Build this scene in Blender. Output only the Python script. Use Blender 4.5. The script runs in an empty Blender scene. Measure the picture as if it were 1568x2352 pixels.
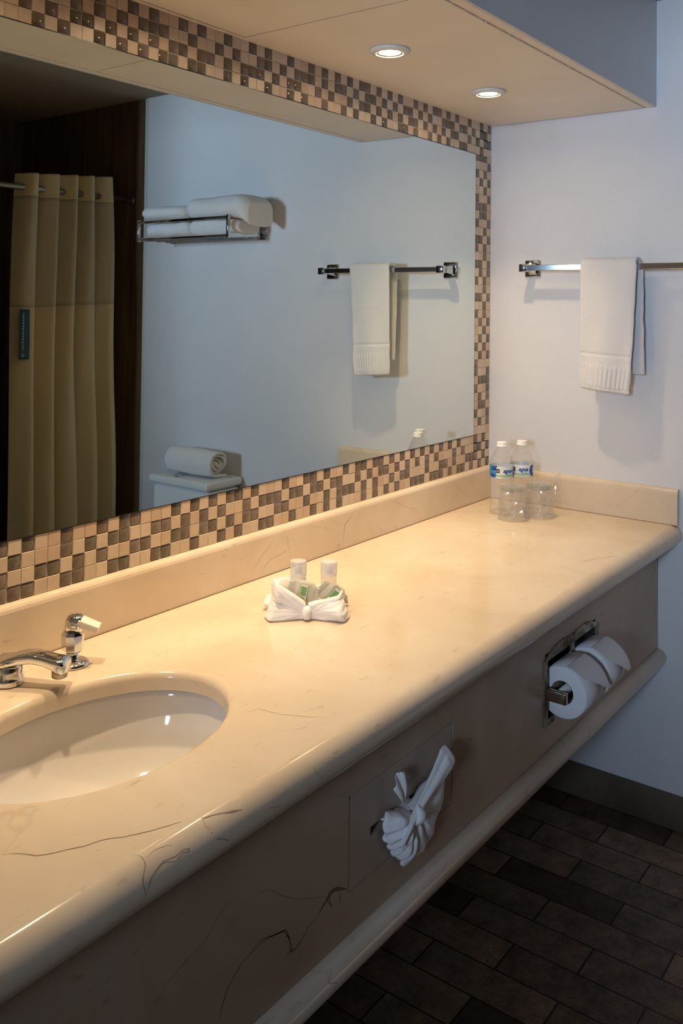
import bpy, bmesh, math, random
from mathutils import Vector, Matrix, noise
R = math.radians
random.seed(7)
SC = bpy.context.scene
COL = SC.collection

# ------------------------------------------------------------------ camera
CAM_F = 2066.825                      # focal length in pixels of the 1568 x 2352 frame
cam_d = bpy.data.cameras.new('camera')
cam = bpy.data.objects.new('camera', cam_d); COL.objects.link(cam)
cam_d.sensor_fit = 'HORIZONTAL'; cam_d.sensor_width = 36.0
cam_d.lens = 36.0 * CAM_F / 1568.0
cam_d.shift_x = 0.0
cam_d.shift_y = -(1176.0 - 651.47) / 1568.0
cam_d.clip_start = 0.02
_yaw, _pit, _rol = -0.9254897816606643, 1.5928636978021251, 0.011541136587782663
cam.matrix_world = (Matrix.Translation((-2.6461, -1.3858, 1.4799)) @ Matrix.Rotation(_yaw, 4, 'Z')
                    @ Matrix.Rotation(_pit, 4, 'X') @ Matrix.Rotation(_rol, 4, 'Z'))
SC.camera = cam

# ------------------------------------------------------------------ world, light, exposure
SC.view_settings.view_transform = 'Standard'
SC.view_settings.look = 'None'
SC.view_settings.gamma = 1.0
SC.view_settings.use_curve_mapping = False
SC.view_settings.exposure = 0.0
w = bpy.data.worlds.new('world'); SC.world = w; w.use_nodes = True
w.node_tree.nodes['Background'].inputs['Color'].default_value = (0.30, 0.40, 0.55, 1)
w.node_tree.nodes['Background'].inputs['Strength'].default_value = 0.15

LAMP_STRENGTH = 140.0                 # halogen spots in the soffit: wide spill of the bulbs
LAMP_BEAM = 2.6                       # and the beam of their reflectors, in watts
LAMP_COLOR = (1.0, 0.74, 0.455)
DAY_POWER = 19.0                      # daylight that comes in through the doorway behind the camera
day_d = bpy.data.lights.new('doorway_daylight', 'AREA'); day_d.shape = 'RECTANGLE'
day_d.size = 0.42; day_d.size_y = 0.55
day_d.energy = DAY_POWER; day_d.color = (0.58, 0.76, 1.0); day_d.spread = R(68)
day = bpy.data.objects.new('doorway_daylight', day_d); COL.objects.link(day)
day.matrix_world = Matrix.Translation((-5.0, -1.60, 1.85)) @ (Vector((-3.2, -0.12, -0.26)).to_track_quat('Z', 'Y').to_matrix().to_4x4())

# ------------------------------------------------------------------ materials
def new_mat(name):
    m = bpy.data.materials.new(name); m.use_nodes = True
    nt = m.node_tree; b = nt.nodes['Principled BSDF']
    return m, nt, b
def N(nt, t, **kw):
    n = nt.nodes.new(t)
    for k, v in kw.items():
        if k in n.inputs: n.inputs[k].default_value = v
        else: setattr(n, k, v)
    return n
def L(nt, a, b): nt.links.new(a, b)
def ramp(nt, fac, stops, interp='LINEAR'):
    r = nt.nodes.new('ShaderNodeValToRGB'); r.color_ramp.interpolation = interp
    e = r.color_ramp.elements
    while len(e) > 1: e.remove(e[-1])
    e[0].position = stops[0][0]; e[0].color = tuple(stops[0][1]) + (1,)
    for p, c in stops[1:]:
        q = e.new(p); q.color = tuple(c) + (1,)
    L(nt, fac, r.inputs[0]); return r.outputs[0]
def mixc(nt, fac, a, b, mode='MIX'):
    n = nt.nodes.new('ShaderNodeMix'); n.data_type = 'RGBA'; n.blend_type = mode
    for sock, v in ((n.inputs[0], fac), (n.inputs[6], a), (n.inputs[7], b)):
        if hasattr(v, 'is_linked'): L(nt, v, sock)
        else: sock.default_value = v if isinstance(v, float) else tuple(v) + (1,)
    return n.outputs[2]
def coords(nt, scale=(1, 1, 1), rot=(0, 0, 0), kind='Object'):
    t = nt.nodes.new('ShaderNodeTexCoord'); m = nt.nodes.new('ShaderNodeMapping')
    m.inputs['Scale'].default_value = scale; m.inputs['Rotation'].default_value = rot
    L(nt, t.outputs[kind], m.inputs[0]); return m.outputs[0]
def bump(nt, b, h, strength, dist):
    n = N(nt, 'ShaderNodeBump', Strength=strength, Distance=dist)
    L(nt, h, n.inputs['Height']); L(nt, n.outputs[0], b.inputs['Normal'])
def noise_tex(nt, vec, scale, detail=4, rough=0.5, dist=0.0):
    n = N(nt, 'ShaderNodeTexNoise', Scale=scale, Detail=detail, Roughness=rough, Distortion=dist)
    L(nt, vec, n.inputs['Vector']); return n.outputs['Fac']
def simple(name, col, rough=0.5, metal=0.0, spec=0.5, coat=0.0):
    m, nt, b = new_mat(name)
    b.inputs['Base Color'].default_value = tuple(col) + (1,)
    b.inputs['Roughness'].default_value = rough; b.inputs['Metallic'].default_value = metal
    b.inputs['Specular IOR Level'].default_value = spec; b.inputs['Coat Weight'].default_value = coat
    return m

def marble_mat(name, c1, c2, c3, rough=0.14, vein=0.22):
    m, nt, b = new_mat(name)
    v = coords(nt)
    n1 = noise_tex(nt, v, 3.2, 6, 0.6, 0.6)
    base = ramp(nt, n1, [(0.3, c2), (0.55, c1), (0.75, c3)])
    # fine hairline veins: zero crossings of distorted noise
    def hair(scale, width, seed):
        vv = coords(nt, (1, 1, 1), (seed, seed * 1.7, seed * .6))
        f = noise_tex(nt, vv, scale, 5, 0.55, 1.2)
        s = N(nt, 'ShaderNodeMath', operation='SUBTRACT'); s.inputs[1].default_value = 0.5; L(nt, f, s.inputs[0])
        a = N(nt, 'ShaderNodeMath', operation='ABSOLUTE'); L(nt, s.outputs[0], a.inputs[0])
        r = ramp(nt, a.outputs[0], [(0.0, (1, 1, 1)), (width, (0, 0, 0))])
        return r
    h = hair(1.6, 0.0035, 0.4)
    msk = ramp(nt, noise_tex(nt, v, 2.3, 2), [(0.52, (0, 0, 0)), (0.62, (vein, vein, vein))])
    hm = mixc(nt, 1.0, h, msk, 'MULTIPLY')
    col = mixc(nt, hm, base, tuple(x * 0.45 for x in c2))
    # short dashes and pits of a fossil limestone
    dv = coords(nt, (26, 70, 70), (0.0, 0.0, 0.5))
    d = noise_tex(nt, dv, 1.0, 3, 0.6)
    dm = ramp(nt, d, [(0.64, (0, 0, 0)), (0.74, (0.45, 0.45, 0.45))])
    col = mixc(nt, dm, col, tuple(x * 0.62 for x in c2))
    L(nt, col, b.inputs['Base Color'])
    b.inputs['Roughness'].default_value = rough
    return m
MARBLE = marble_mat('cream_marble', (0.74, 0.615, 0.47), (0.66, 0.53, 0.385), (0.80, 0.69, 0.55))
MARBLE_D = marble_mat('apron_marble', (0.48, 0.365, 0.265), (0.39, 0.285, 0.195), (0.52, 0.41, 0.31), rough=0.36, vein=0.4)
MARBLE_T = marble_mat('moulding_marble', (0.80, 0.71, 0.60), (0.70, 0.60, 0.48), (0.84, 0.76, 0.66), rough=0.3)
VEIN = simple('marble_vein', (0.40, 0.29, 0.20), 0.2)
VEIN_F = simple('marble_vein_pale', (0.55, 0.43, 0.30), 0.18)
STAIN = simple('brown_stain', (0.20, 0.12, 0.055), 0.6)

def wall_mat(name, col, fine=1.0):
    m, nt, b = new_mat(name)
    v = coords(nt)
    weave = coords(nt, (260, 260, 700))
    n1 = noise_tex(nt, weave, 1.0, 2, 0.6)
    weave2 = coords(nt, (700, 700, 90))
    n2 = noise_tex(nt, weave2, 1.0, 2, 0.6)
    a = N(nt, 'ShaderNodeMath', operation='ADD'); L(nt, n1, a.inputs[0]); L(nt, n2, a.inputs[1])
    big = noise_tex(nt, v, 4.0, 4, 0.6)
    c = ramp(nt, big, [(0.3, tuple(x * 0.95 for x in col)), (0.7, col)])
    c2 = mixc(nt, 0.06 * fine, c, ramp(nt, a.outputs[0], [(0.75, (0.2, 0.2, 0.2)), (1.2, (1, 1, 1))]), 'MULTIPLY')
    L(nt, c2, b.inputs['Base Color'])
    b.inputs['Roughness'].default_value = 0.42
    b.inputs['Specular IOR Level'].default_value = 0.35
    bump(nt, b, a.outputs[0], 0.35 * fine, 0.0008)
    return m
WALL = wall_mat('woven_wallcovering', (0.74, 0.735, 0.75))
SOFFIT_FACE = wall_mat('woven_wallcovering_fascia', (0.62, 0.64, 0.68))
PAINT = simple('ceiling_paint', (0.36, 0.28, 0.19), 0.7)
BACKING = simple('grey_plaster', (0.40, 0.36, 0.31), 0.8)

def soffit_mat():
    m, nt, b = new_mat('soffit_paint')
    v = coords(nt)
    big = noise_tex(nt, v, 5.0, 3)
    c = ramp(nt, big, [(0.3, (0.82, 0.73, 0.63)), (0.7, (0.88, 0.79, 0.69))])
    L(nt, c, b.inputs['Base Color']); b.inputs['Roughness'].default_value = 0.5
    bump(nt, b, noise_tex(nt, v, 160, 2), 0.15, 0.001)
    return m
SOFFIT = soffit_mat()
GAP = simple('dark_gap', (0.03, 0.022, 0.015), 0.9)

def floor_mat():
    m, nt, b = new_mat('brown_travertine_floor')
    t = nt.nodes.new('ShaderNodeTexCoord')
    # rows run along Y, 0.1 m wide, 0.305 m long, half bond
    mp = nt.nodes.new('ShaderNodeMapping'); mp.vector_type = 'POINT'
    mp.inputs['Rotation'].default_value = (0, 0, R(90))
    L(nt, t.outputs['Object'], mp.inputs[0])
    br = N(nt, 'ShaderNodeTexBrick', Scale=1.0)
    br.offset = 0.5; br.squash = 1.0
    br.inputs['Brick Width'].default_value = 0.305; br.inputs['Row Height'].default_value = 0.1
    br.inputs['Mortar Size'].default_value = 0.0022; br.inputs['Mortar Smooth'].default_value = 0.15
    br.inputs['Bias'].default_value = 0.0
    br.inputs['Color1'].default_value = (0.085, 0.055, 0.036, 1); br.inputs['Color2'].default_value = (0.31, 0.215, 0.15, 1)
    br.inputs['Mortar'].default_value = (0.008, 0.006, 0.004, 1)
    add = N(nt, 'ShaderNodeVectorMath', operation='ADD'); add.inputs[1].default_value = (0.0125, 0.002, 0)
    L(nt, mp.outputs[0], add.inputs[0]); L(nt, add.outputs[0], br.inputs['Vector'])
    n = noise_tex(nt, t.outputs['Object'], 16, 8, 0.75)
    c = mixc(nt, 0.9, br.outputs['Color'], ramp(nt, n, [(0.30, (0.30, 0.24, 0.20)), (0.5, (0.85, 0.78, 0.70)), (0.70, (1.5, 1.35, 1.25))]), 'MULTIPLY')
    n2 = noise_tex(nt, t.outputs['Object'], 320, 2, 0.7)
    c = mixc(nt, 0.8, c, ramp(nt, n2, [(0.3, (0.45, 0.45, 0.45)), (0.7, (1.5, 1.5, 1.5))]), 'MULTIPLY')
    pit = noise_tex(nt, t.outputs['Object'], 130, 3, 0.6)
    c = mixc(nt, ramp(nt, pit, [(0.62, (0, 0, 0)), (0.68, (0.85, 0.85, 0.85))]), c, (0.012, 0.009, 0.006))
    L(nt, c, b.inputs['Base Color']); b.inputs['Roughness'].default_value = 0.5
    bump(nt, b, br.outputs['Fac'], -0.6, 0.002)
    return m
FLOOR = floor_mat()

def tub_tile_mat(name, k=1.0):
    m, nt, b = new_mat(name)
    v = coords(nt, (28, 28, 1.8))
    n = noise_tex(nt, v, 1.0, 6, 0.65, 0.4)
    c = ramp(nt, n, [(0.3, (0.035 * k, 0.019 * k, 0.010 * k)), (0.55, (0.085 * k, 0.052 * k, 0.028 * k)), (0.75, (0.15 * k, 0.10 * k, 0.06 * k))])
    v2 = coords(nt, (120, 120, 26))
    p = noise_tex(nt, v2, 1.0, 3, 0.6)
    c = mixc(nt, ramp(nt, p, [(0.68, (0, 0, 0)), (0.73, (0.8, 0.8, 0.8))]), c, (0.015, 0.008, 0.004))
    L(nt, c, b.inputs['Base Color']); b.inputs['Roughness'].default_value = 0.35
    return m
TUBTILE = tub_tile_mat('brown_streaked_stone', 1.7)
BASEB = marble_mat('baseboard_stone', (0.13, 0.10, 0.07), (0.07, 0.05, 0.035), (0.17, 0.135, 0.10), 0.5, 0.5)

def stone_tile(name, col):
    m, nt, b = new_mat(name)
    v = coords(nt)
    n = noise_tex(nt, v, 60, 4, 0.6)
    c = ramp(nt, n, [(0.3, tuple(x * 0.88 for x in col)), (0.7, col)])
    L(nt, c, b.inputs['Base Color']); b.inputs['Roughness'].default_value = 0.35
    return m
ST = [stone_tile('mosaic_stone_a', (0.66, 0.52, 0.38)), stone_tile('mosaic_stone_b', (0.62, 0.46, 0.33)), stone_tile('mosaic_stone_c', (0.70, 0.56, 0.43))]
GLT = [simple('mosaic_glass_a', (0.165, 0.122, 0.088), 0.08), simple('mosaic_glass_b', (0.20, 0.15, 0.12), 0.08),
       simple('mosaic_glass_c', (0.14, 0.115, 0.08), 0.08)]
GROUT = simple('mosaic_grout', (0.58, 0.49, 0.40), 0.8)

CHROME = simple('chrome', (0.72, 0.74, 0.76), 0.09, 1.0)
CHROME_W = simple('worn_chrome', (0.50, 0.44, 0.37), 0.2, 1.0)
BRASS = simple('tarnished_metal', (0.34, 0.30, 0.23), 0.38, 1.0)
m, nt, b = new_mat('rusty_chrome')
_n = noise_tex(nt, coords(nt), 28, 4, 0.6)
L(nt, ramp(nt, _n, [(0.36, (0.15, 0.09, 0.06)), (0.48, (0.27, 0.22, 0.17)), (0.62, (0.36, 0.33, 0.28))]), b.inputs['Base Color'])
L(nt, ramp(nt, _n, [(0.42, (0.8, 0.8, 0.8)), (0.6, (0.3, 0.3, 0.3))]), b.inputs['Roughness']); b.inputs['Metallic'].default_value = 0.85
RUSTY = m
PORC = simple('porcelain', (0.80, 0.76, 0.72), 0.08, coat=0.4)
PORC_T = simple('toilet_porcelain', (0.74, 0.76, 0.76), 0.12, coat=0.3)
WHITEP = simple('white_plastic', (0.85, 0.84, 0.82), 0.3)
LAMPWHITE = simple('lamp_trim_enamel', (0.70, 0.69, 0.67), 0.35)
BLACK = simple('black_recess', (0.012, 0.011, 0.011), 0.7)
CARD = simple('brown_cardboard', (0.22, 0.17, 0.12), 0.9)
m, nt, b = new_mat('mirror_silver')
b.inputs['Base Color'].default_value = (0.74, 0.80, 0.77, 1); b.inputs['Metallic'].default_value = 1.0; b.inputs['Roughness'].default_value = 0.0
MIRROR = m

def cloth_mat(name, col, scale=900, strength=0.5, dist=0.0015, sheen=0.25):
    m, nt, b = new_mat(name)
    v = coords(nt)
    n = noise_tex(nt, v, scale, 3, 0.7)
    n2 = noise_tex(nt, v, scale * 0.12, 3, 0.6)
    a = N(nt, 'ShaderNodeMath', operation='ADD'); L(nt, n, a.inputs[0]); L(nt, n2, a.inputs[1])
    b.inputs['Base Color'].default_value = tuple(col) + (1,)
    b.inputs['Roughness'].default_value = 0.95; b.inputs['Specular IOR Level'].default_value = 0.1
    b.inputs['Sheen Weight'].default_value = sheen; b.inputs['Sheen Roughness'].default_value = 0.6
    bump(nt, b, a.outputs[0], strength, dist)
    return m
TERRY = cloth_mat('white_terry', (0.84, 0.82, 0.81), 700, 0.8, 0.002)
TISSUE = cloth_mat('facial_tissue_paper', (0.93, 0.93, 0.95), 1400, 0.25, 0.0005, 0.0)
TERRY_S = cloth_mat('white_cotton', (0.86, 0.84, 0.83), 1400, 0.3, 0.0006, 0.1)
PAPER = cloth_mat('toilet_tissue_paper', (0.80, 0.80, 0.83), 1500, 0.25, 0.0004, 0.0)
CURT = cloth_mat('curtain_cloth', (0.56, 0.45, 0.27), 1200, 0.2, 0.0006, 0.1)
CURT_H = cloth_mat('curtain_header_cloth', (0.56, 0.46, 0.26), 1200, 0.2, 0.0006, 0.1)
CURT_V = cloth_mat('curtain_voile', (0.45, 0.37, 0.245), 1200, 0.2, 0.0006, 0.1)
TEAL = simple('teal_label', (0.006, 0.045, 0.055), 0.6)
TEALTXT = simple('pale_label_print', (0.35, 0.45, 0.45), 0.6)

def clear_mat(name, tint=(0.97, 0.97, 0.96), ior=1.45, rough=0.03, opac=0.0, opcol=(0.8, 0.8, 0.8), bumpy=0, edge=0.45):
    """thin clear wall: mostly see-through, mirror-like at grazing angles"""
    m = bpy.data.materials.new(name); m.use_nodes = True
    nt = m.node_tree; nt.nodes.clear()
    out = nt.nodes.new('ShaderNodeOutputMaterial')
    tr = N(nt, 'ShaderNodeBsdfTransparent'); tr.inputs[0].default_value = tuple(tint) + (1,)
    gl = N(nt, 'ShaderNodeBsdfGlossy', Roughness=rough)
    lw = N(nt, 'ShaderNodeLayerWeight', Blend=0.5)
    pw = N(nt, 'ShaderNodeMath', operation='POWER'); pw.inputs[1].default_value = 3.5; L(nt, lw.outputs['Facing'], pw.inputs[0])
    f0 = ((ior - 1) / (ior + 1)) ** 2 * 1.6
    fr = N(nt, 'ShaderNodeMath', operation='MULTIPLY_ADD'); fr.inputs[1].default_value = edge; fr.inputs[2].default_value = f0; L(nt, pw.outputs[0], fr.inputs[0])
    if bumpy:
        v = coords(nt); h = noise_tex(nt, v, bumpy, 3, 0.6)
        bn = N(nt, 'ShaderNodeBump', Strength=0.9, Distance=0.004); L(nt, h, bn.inputs['Height'])
        L(nt, bn.outputs[0], gl.inputs['Normal']); L(nt, bn.outputs[0], lw.inputs['Normal'])
    mx = nt.nodes.new('ShaderNodeMixShader'); L(nt, fr.outputs[0], mx.inputs[0]); L(nt, tr.outputs[0], mx.inputs[1]); L(nt, gl.outputs[0], mx.inputs[2])
    last = mx.outputs[0]
    if opac:
        df = N(nt, 'ShaderNodeBsdfDiffuse'); df.inputs[0].default_value = tuple(opcol) + (1,)
        m2 = nt.nodes.new('ShaderNodeMixShader'); m2.inputs[0].default_value = opac
        L(nt, last, m2.inputs[1]); L(nt, df.outputs[0], m2.inputs[2]); last = m2.outputs[0]
    L(nt, last, out.inputs[0])
    return m
PET = clear_mat('clear_bottle_plastic', (0.985, 0.985, 0.98), 1.5, 0.04, 0.03, (0.9, 0.9, 0.9), 170, 0.35)
GLASS = clear_mat('tumbler_glass', (0.985, 0.985, 0.98), 1.6, 0.02, 0.03, (0.9, 0.9, 0.9), edge=0.25)
GLASS_B = clear_mat('tumbler_base_glass', (0.80, 0.84, 0.79), 1.5, 0.03, 0.12, (0.55, 0.6, 0.53), edge=0.3)
WRAP = clear_mat('crinkled_clear_wrap', (0.99, 0.99, 0.985), 1.7, 0.06, 0.11, (0.97, 0.96, 0.95), 0, edge=0.4)
FROST = clear_mat('frosted_plastic', (0.95, 0.95, 0.95), 1.3, 0.25, 0.45, (0.86, 0.85, 0.85))
MINI = clear_mat('clear_mini_bottle', (0.93, 0.93, 0.92), 1.35, 0.06, 0.18, (0.82, 0.8, 0.78))
FOILW = clear_mat('soap_wrapper', (0.95, 0.95, 0.92), 1.7, 0.10, 0.30, (0.85, 0.82, 0.72), 200)
SOAP = simple('cream_soap', (0.80, 0.76, 0.62), 0.5)
BAND = simple('soap_band_paper', (0.80, 0.80, 0.60), 0.5)
GREEN = simple('green_print', (0.10, 0.34, 0.07), 0.5)
GREEN_D = simple('dark_green_print', (0.02, 0.16, 0.05), 0.5)
LEAF = simple('pale_print', (0.72, 0.78, 0.55), 0.5)
GREYTXT = simple('grey_print', (0.20, 0.18, 0.14), 0.5)
LBL_W = simple('label_white', (0.78, 0.80, 0.84), 0.35)
LBL_B = simple('label_blue', (0.04, 0.30, 0.62), 0.35)
LBL_B2 = simple('label_dark_blue', (0.01, 0.09, 0.36), 0.35)
LBL_G = simple('label_green', (0.38, 0.52, 0.22), 0.35)
LBL_K = simple('label_black', (0.035, 0.03, 0.025), 0.35)
m, nt, b = new_mat('lamp_glow')
b.inputs['Base Color'].default_value = (0, 0, 0, 1)
b.inputs['Emission Color'].default_value = LAMP_COLOR + (1,)
b.inputs['Emission Strength'].default_value = LAMP_STRENGTH
GLOW = m

# ------------------------------------------------------------------ mesh helpers
class MB:
    """collects shapes (with per-face material slots) and links them as ONE mesh object"""
    def __init__(s): s.v = []; s.f = []; s.m = []; s.sm = []
    def add(s, verts, faces, mi=0, smooth=False):
        o = len(s.v); s.v += [tuple(v) for v in verts]
        for f in faces: s.f.append([i + o for i in f]); s.m.append(mi); s.sm.append(smooth)
        return s
    def box(s, lo, hi, mi=0, M=None):
        x0, y0, z0 = lo; x1, y1, z1 = hi
        v = [(x0, y0, z0), (x1, y0, z0), (x1, y1, z0), (x0, y1, z0), (x0, y0, z1), (x1, y0, z1), (x1, y1, z1), (x0, y1, z1)]
        if M: v = [M @ Vector(p) for p in v]
        return s.add(v, [(0, 3, 2, 1), (4, 5, 6, 7), (0, 1, 5, 4), (1, 2, 6, 5), (2, 3, 7, 6), (3, 0, 4, 7)], mi)
    def bev(s, lo, hi, r=0.004, seg=3, mi=0, M=None, smooth=True):
        bm = bmesh.new(); bmesh.ops.create_cube(bm, size=1.0)
        c = [(a + b) / 2 for a, b in zip(lo, hi)]; d = [b - a for a, b in zip(lo, hi)]
        for v in bm.verts: v.co = Vector((c[0] + v.co.x * d[0], c[1] + v.co.y * d[1], c[2] + v.co.z * d[2]))
        bmesh.ops.bevel(bm, geom=bm.edges[:], offset=min(r, min(d) * 0.49), segments=seg, profile=0.5, affect='EDGES')
        return s.bm(bm, mi, M, smooth)
    def bm(s, bm, mi=0, M=None, smooth=True):
        bm.verts.index_update()
        s.add([(M @ v.co) if M else v.co.copy() for v in bm.verts], [[v.index for v in f.verts] for f in bm.faces], mi, smooth)
        bm.free(); return s
    def lathe(s, prof, seg=48, mi=0, M=None, smooth=True, sx=1.0, sy=1.0):
        n = len(prof); v = []
        for k in range(seg):
            a = 2 * math.pi * k / seg
            for r, z in prof:
                p = Vector((r * math.cos(a) * sx, r * math.sin(a) * sy, z)); v.append(M @ p if M else p)
        f = []
        for k in range(seg):
            k2 = (k + 1) % seg
            for i in range(n - 1): f.append((k * n + i, k2 * n + i, k2 * n + i + 1, k * n + i + 1))
        return s.add(v, f, mi, smooth)
    def tube(s, pts, r, seg=12, mi=0, cap=True, smooth=True, flat=1.0):
        pts = [Vector(p) for p in pts]; n = len(pts); v = []; up = Vector((0, 0, 1))
        rr = r if isinstance(r, (list, tuple)) else [r] * n
        for i, p in enumerate(pts):
            t = (pts[min(i + 1, n - 1)] - pts[max(i - 1, 0)]).normalized()
            u = up if abs(t.dot(up)) < 0.95 else Vector((1, 0, 0))
            a = t.cross(u).normalized(); b_ = a.cross(t).normalized()
            for k in range(seg):
                q = 2 * math.pi * k / seg
                v.append(p + a * math.cos(q) * rr[i] + b_ * math.sin(q) * rr[i] * flat)
        f = [(i * seg + k, i * seg + (k + 1) % seg, (i + 1) * seg + (k + 1) % seg, (i + 1) * seg + k) for i in range(n - 1) for k in range(seg)]
        if cap: f += [list(range(seg))[::-1], [(n - 1) * seg + k for k in range(seg)]]
        return s.add(v, f, mi, smooth)
    def grid(s, fn, nu, nv, mi=0, smooth=True, closed_u=False):
        v = [fn(i / (nu - (0 if closed_u else 1)), j / (nv - 1)) for i in range(nu) for j in range(nv)]
        f = []
        for i in range(nu - (0 if closed_u else 1)):
            i2 = (i + 1) % nu
            for j in range(nv - 1): f.append((i * nv + j, i2 * nv + j, i2 * nv + j + 1, i * nv + j + 1))
        return s.add(v, f, mi, smooth)
    def prism(s, prof, x0, x1, axis='X', mi=0, smooth=False, caps=True):
        n = len(prof)
        def P(x, p): return (x, p[0], p[1]) if axis == 'X' else (p[0], x, p[1])
        v = [P(x0, p) for p in prof] + [P(x1, p) for p in prof]
        f = [(i, (i + 1) % n, n + (i + 1) % n, n + i) for i in range(n)]
        s.add(v, f, mi, smooth)
        if caps: s.add([P(x0, p) for p in prof], [list(range(n))], mi); s.add([P(x1, p) for p in prof], [list(range(n))[::-1]], mi)
        return s
    def build(s, name, mats, parent=None, solid=0.0, sub=0, offset=0.0):
        me = bpy.data.meshes.new(name); me.from_pydata(s.v, [], s.f)
        for mt in (mats if isinstance(mats, (list, tuple)) else [mats]): me.materials.append(mt)
        me.polygons.foreach_set('material_index', s.m); me.polygons.foreach_set('use_smooth', s.sm)
        me.update()
        bm = bmesh.new(); bm.from_mesh(me); bmesh.ops.remove_doubles(bm, verts=bm.verts, dist=1e-6)
        bmesh.ops.recalc_face_normals(bm, faces=bm.faces); bm.to_mesh(me); bm.free()
        o = bpy.data.objects.new(name, me); COL.objects.link(o)
        if solid:
            md = o.modifiers.new('thickness', 'SOLIDIFY'); md.thickness = solid; md.offset = offset
        if sub:
            md = o.modifiers.new('smooth', 'SUBSURF'); md.levels = sub; md.render_levels = sub
        if parent is not None:
            o.parent = parent; o.matrix_parent_inverse = parent.matrix_basis.inverted()
        return o
def tag(o, label, cat, group=None):
    o['label'] = label; o['category'] = cat
    if group: o['group'] = group
    return o
def thing(name, label, cat, loc, group=None):
    o = bpy.data.objects.new(name, None); o.empty_display_size = 0.05; COL.objects.link(o); o.location = loc
    return tag(o, label, cat, group)
def struct(o, label=None):
    o['kind'] = 'structure'
    if label: o['label'] = label
    return o
def text_verts(s, size, depth=0.0, shear=0.0, offset=0.0):
    """flat letters as (verts, faces), centred on x, baseline at y=0"""
    cu = bpy.data.curves.new('letters', 'FONT'); cu.body = s; cu.size = size; cu.shear = shear; cu.offset = offset
    cu.align_x = 'CENTER'; cu.resolution_u = 3
    o = bpy.data.objects.new('letters', cu); COL.objects.link(o)
    dg = bpy.context.evaluated_depsgraph_get(); me = o.evaluated_get(dg).to_mesh()
    v = [tuple(p.co) for p in me.vertices]; f = [list(p.vertices) for p in me.polygons]
    o.evaluated_get(dg).to_mesh_clear(); bpy.data.objects.remove(o); bpy.data.curves.remove(cu)
    return v, f
def ribbon(mb, pts, width, mi):
    """a vein of the stone, laid as a strip in the surface; pts = [x,y,z, nx,ny,nz]"""
    P = [Vector(p[:3]) + Vector(p[3:]).normalized() * 0.0004 for p in pts]; Nn = [Vector(p[3:]).normalized() for p in pts]
    Q = []; NN = []
    for i in range(len(P) - 1):
        n_ = max(2, int((P[i + 1] - P[i]).length / 0.006))
        for k in range(n_):
            t = k / n_; Q.append(P[i].lerp(P[i + 1], t)); NN.append(Nn[i].lerp(Nn[i + 1], t).normalized())
    Q.append(P[-1]); NN.append(Nn[-1])
    vs = []
    for i, (q, nn) in enumerate(zip(Q, NN)):
        t = (Q[min(i + 1, len(Q) - 1)] - Q[max(i - 1, 0)]).normalized(); sd = t.cross(nn).normalized()
        j = 0.0012 * noise.noise(q * 90); taper = min(1, (i + 0.4) / 4, (len(Q) - i - 0.6) / 4)
        wv = width * 0.0005 * max(0.15, taper) * (0.7 + 0.8 * abs(noise.noise(q * 60)))
        vs += [q + sd * (j + wv), q + sd * (j - wv)]
    mb.add(vs, [(2 * i, 2 * i + 1, 2 * i + 3, 2 * i + 2) for i in range(len(Q) - 1)], mi)
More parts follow.
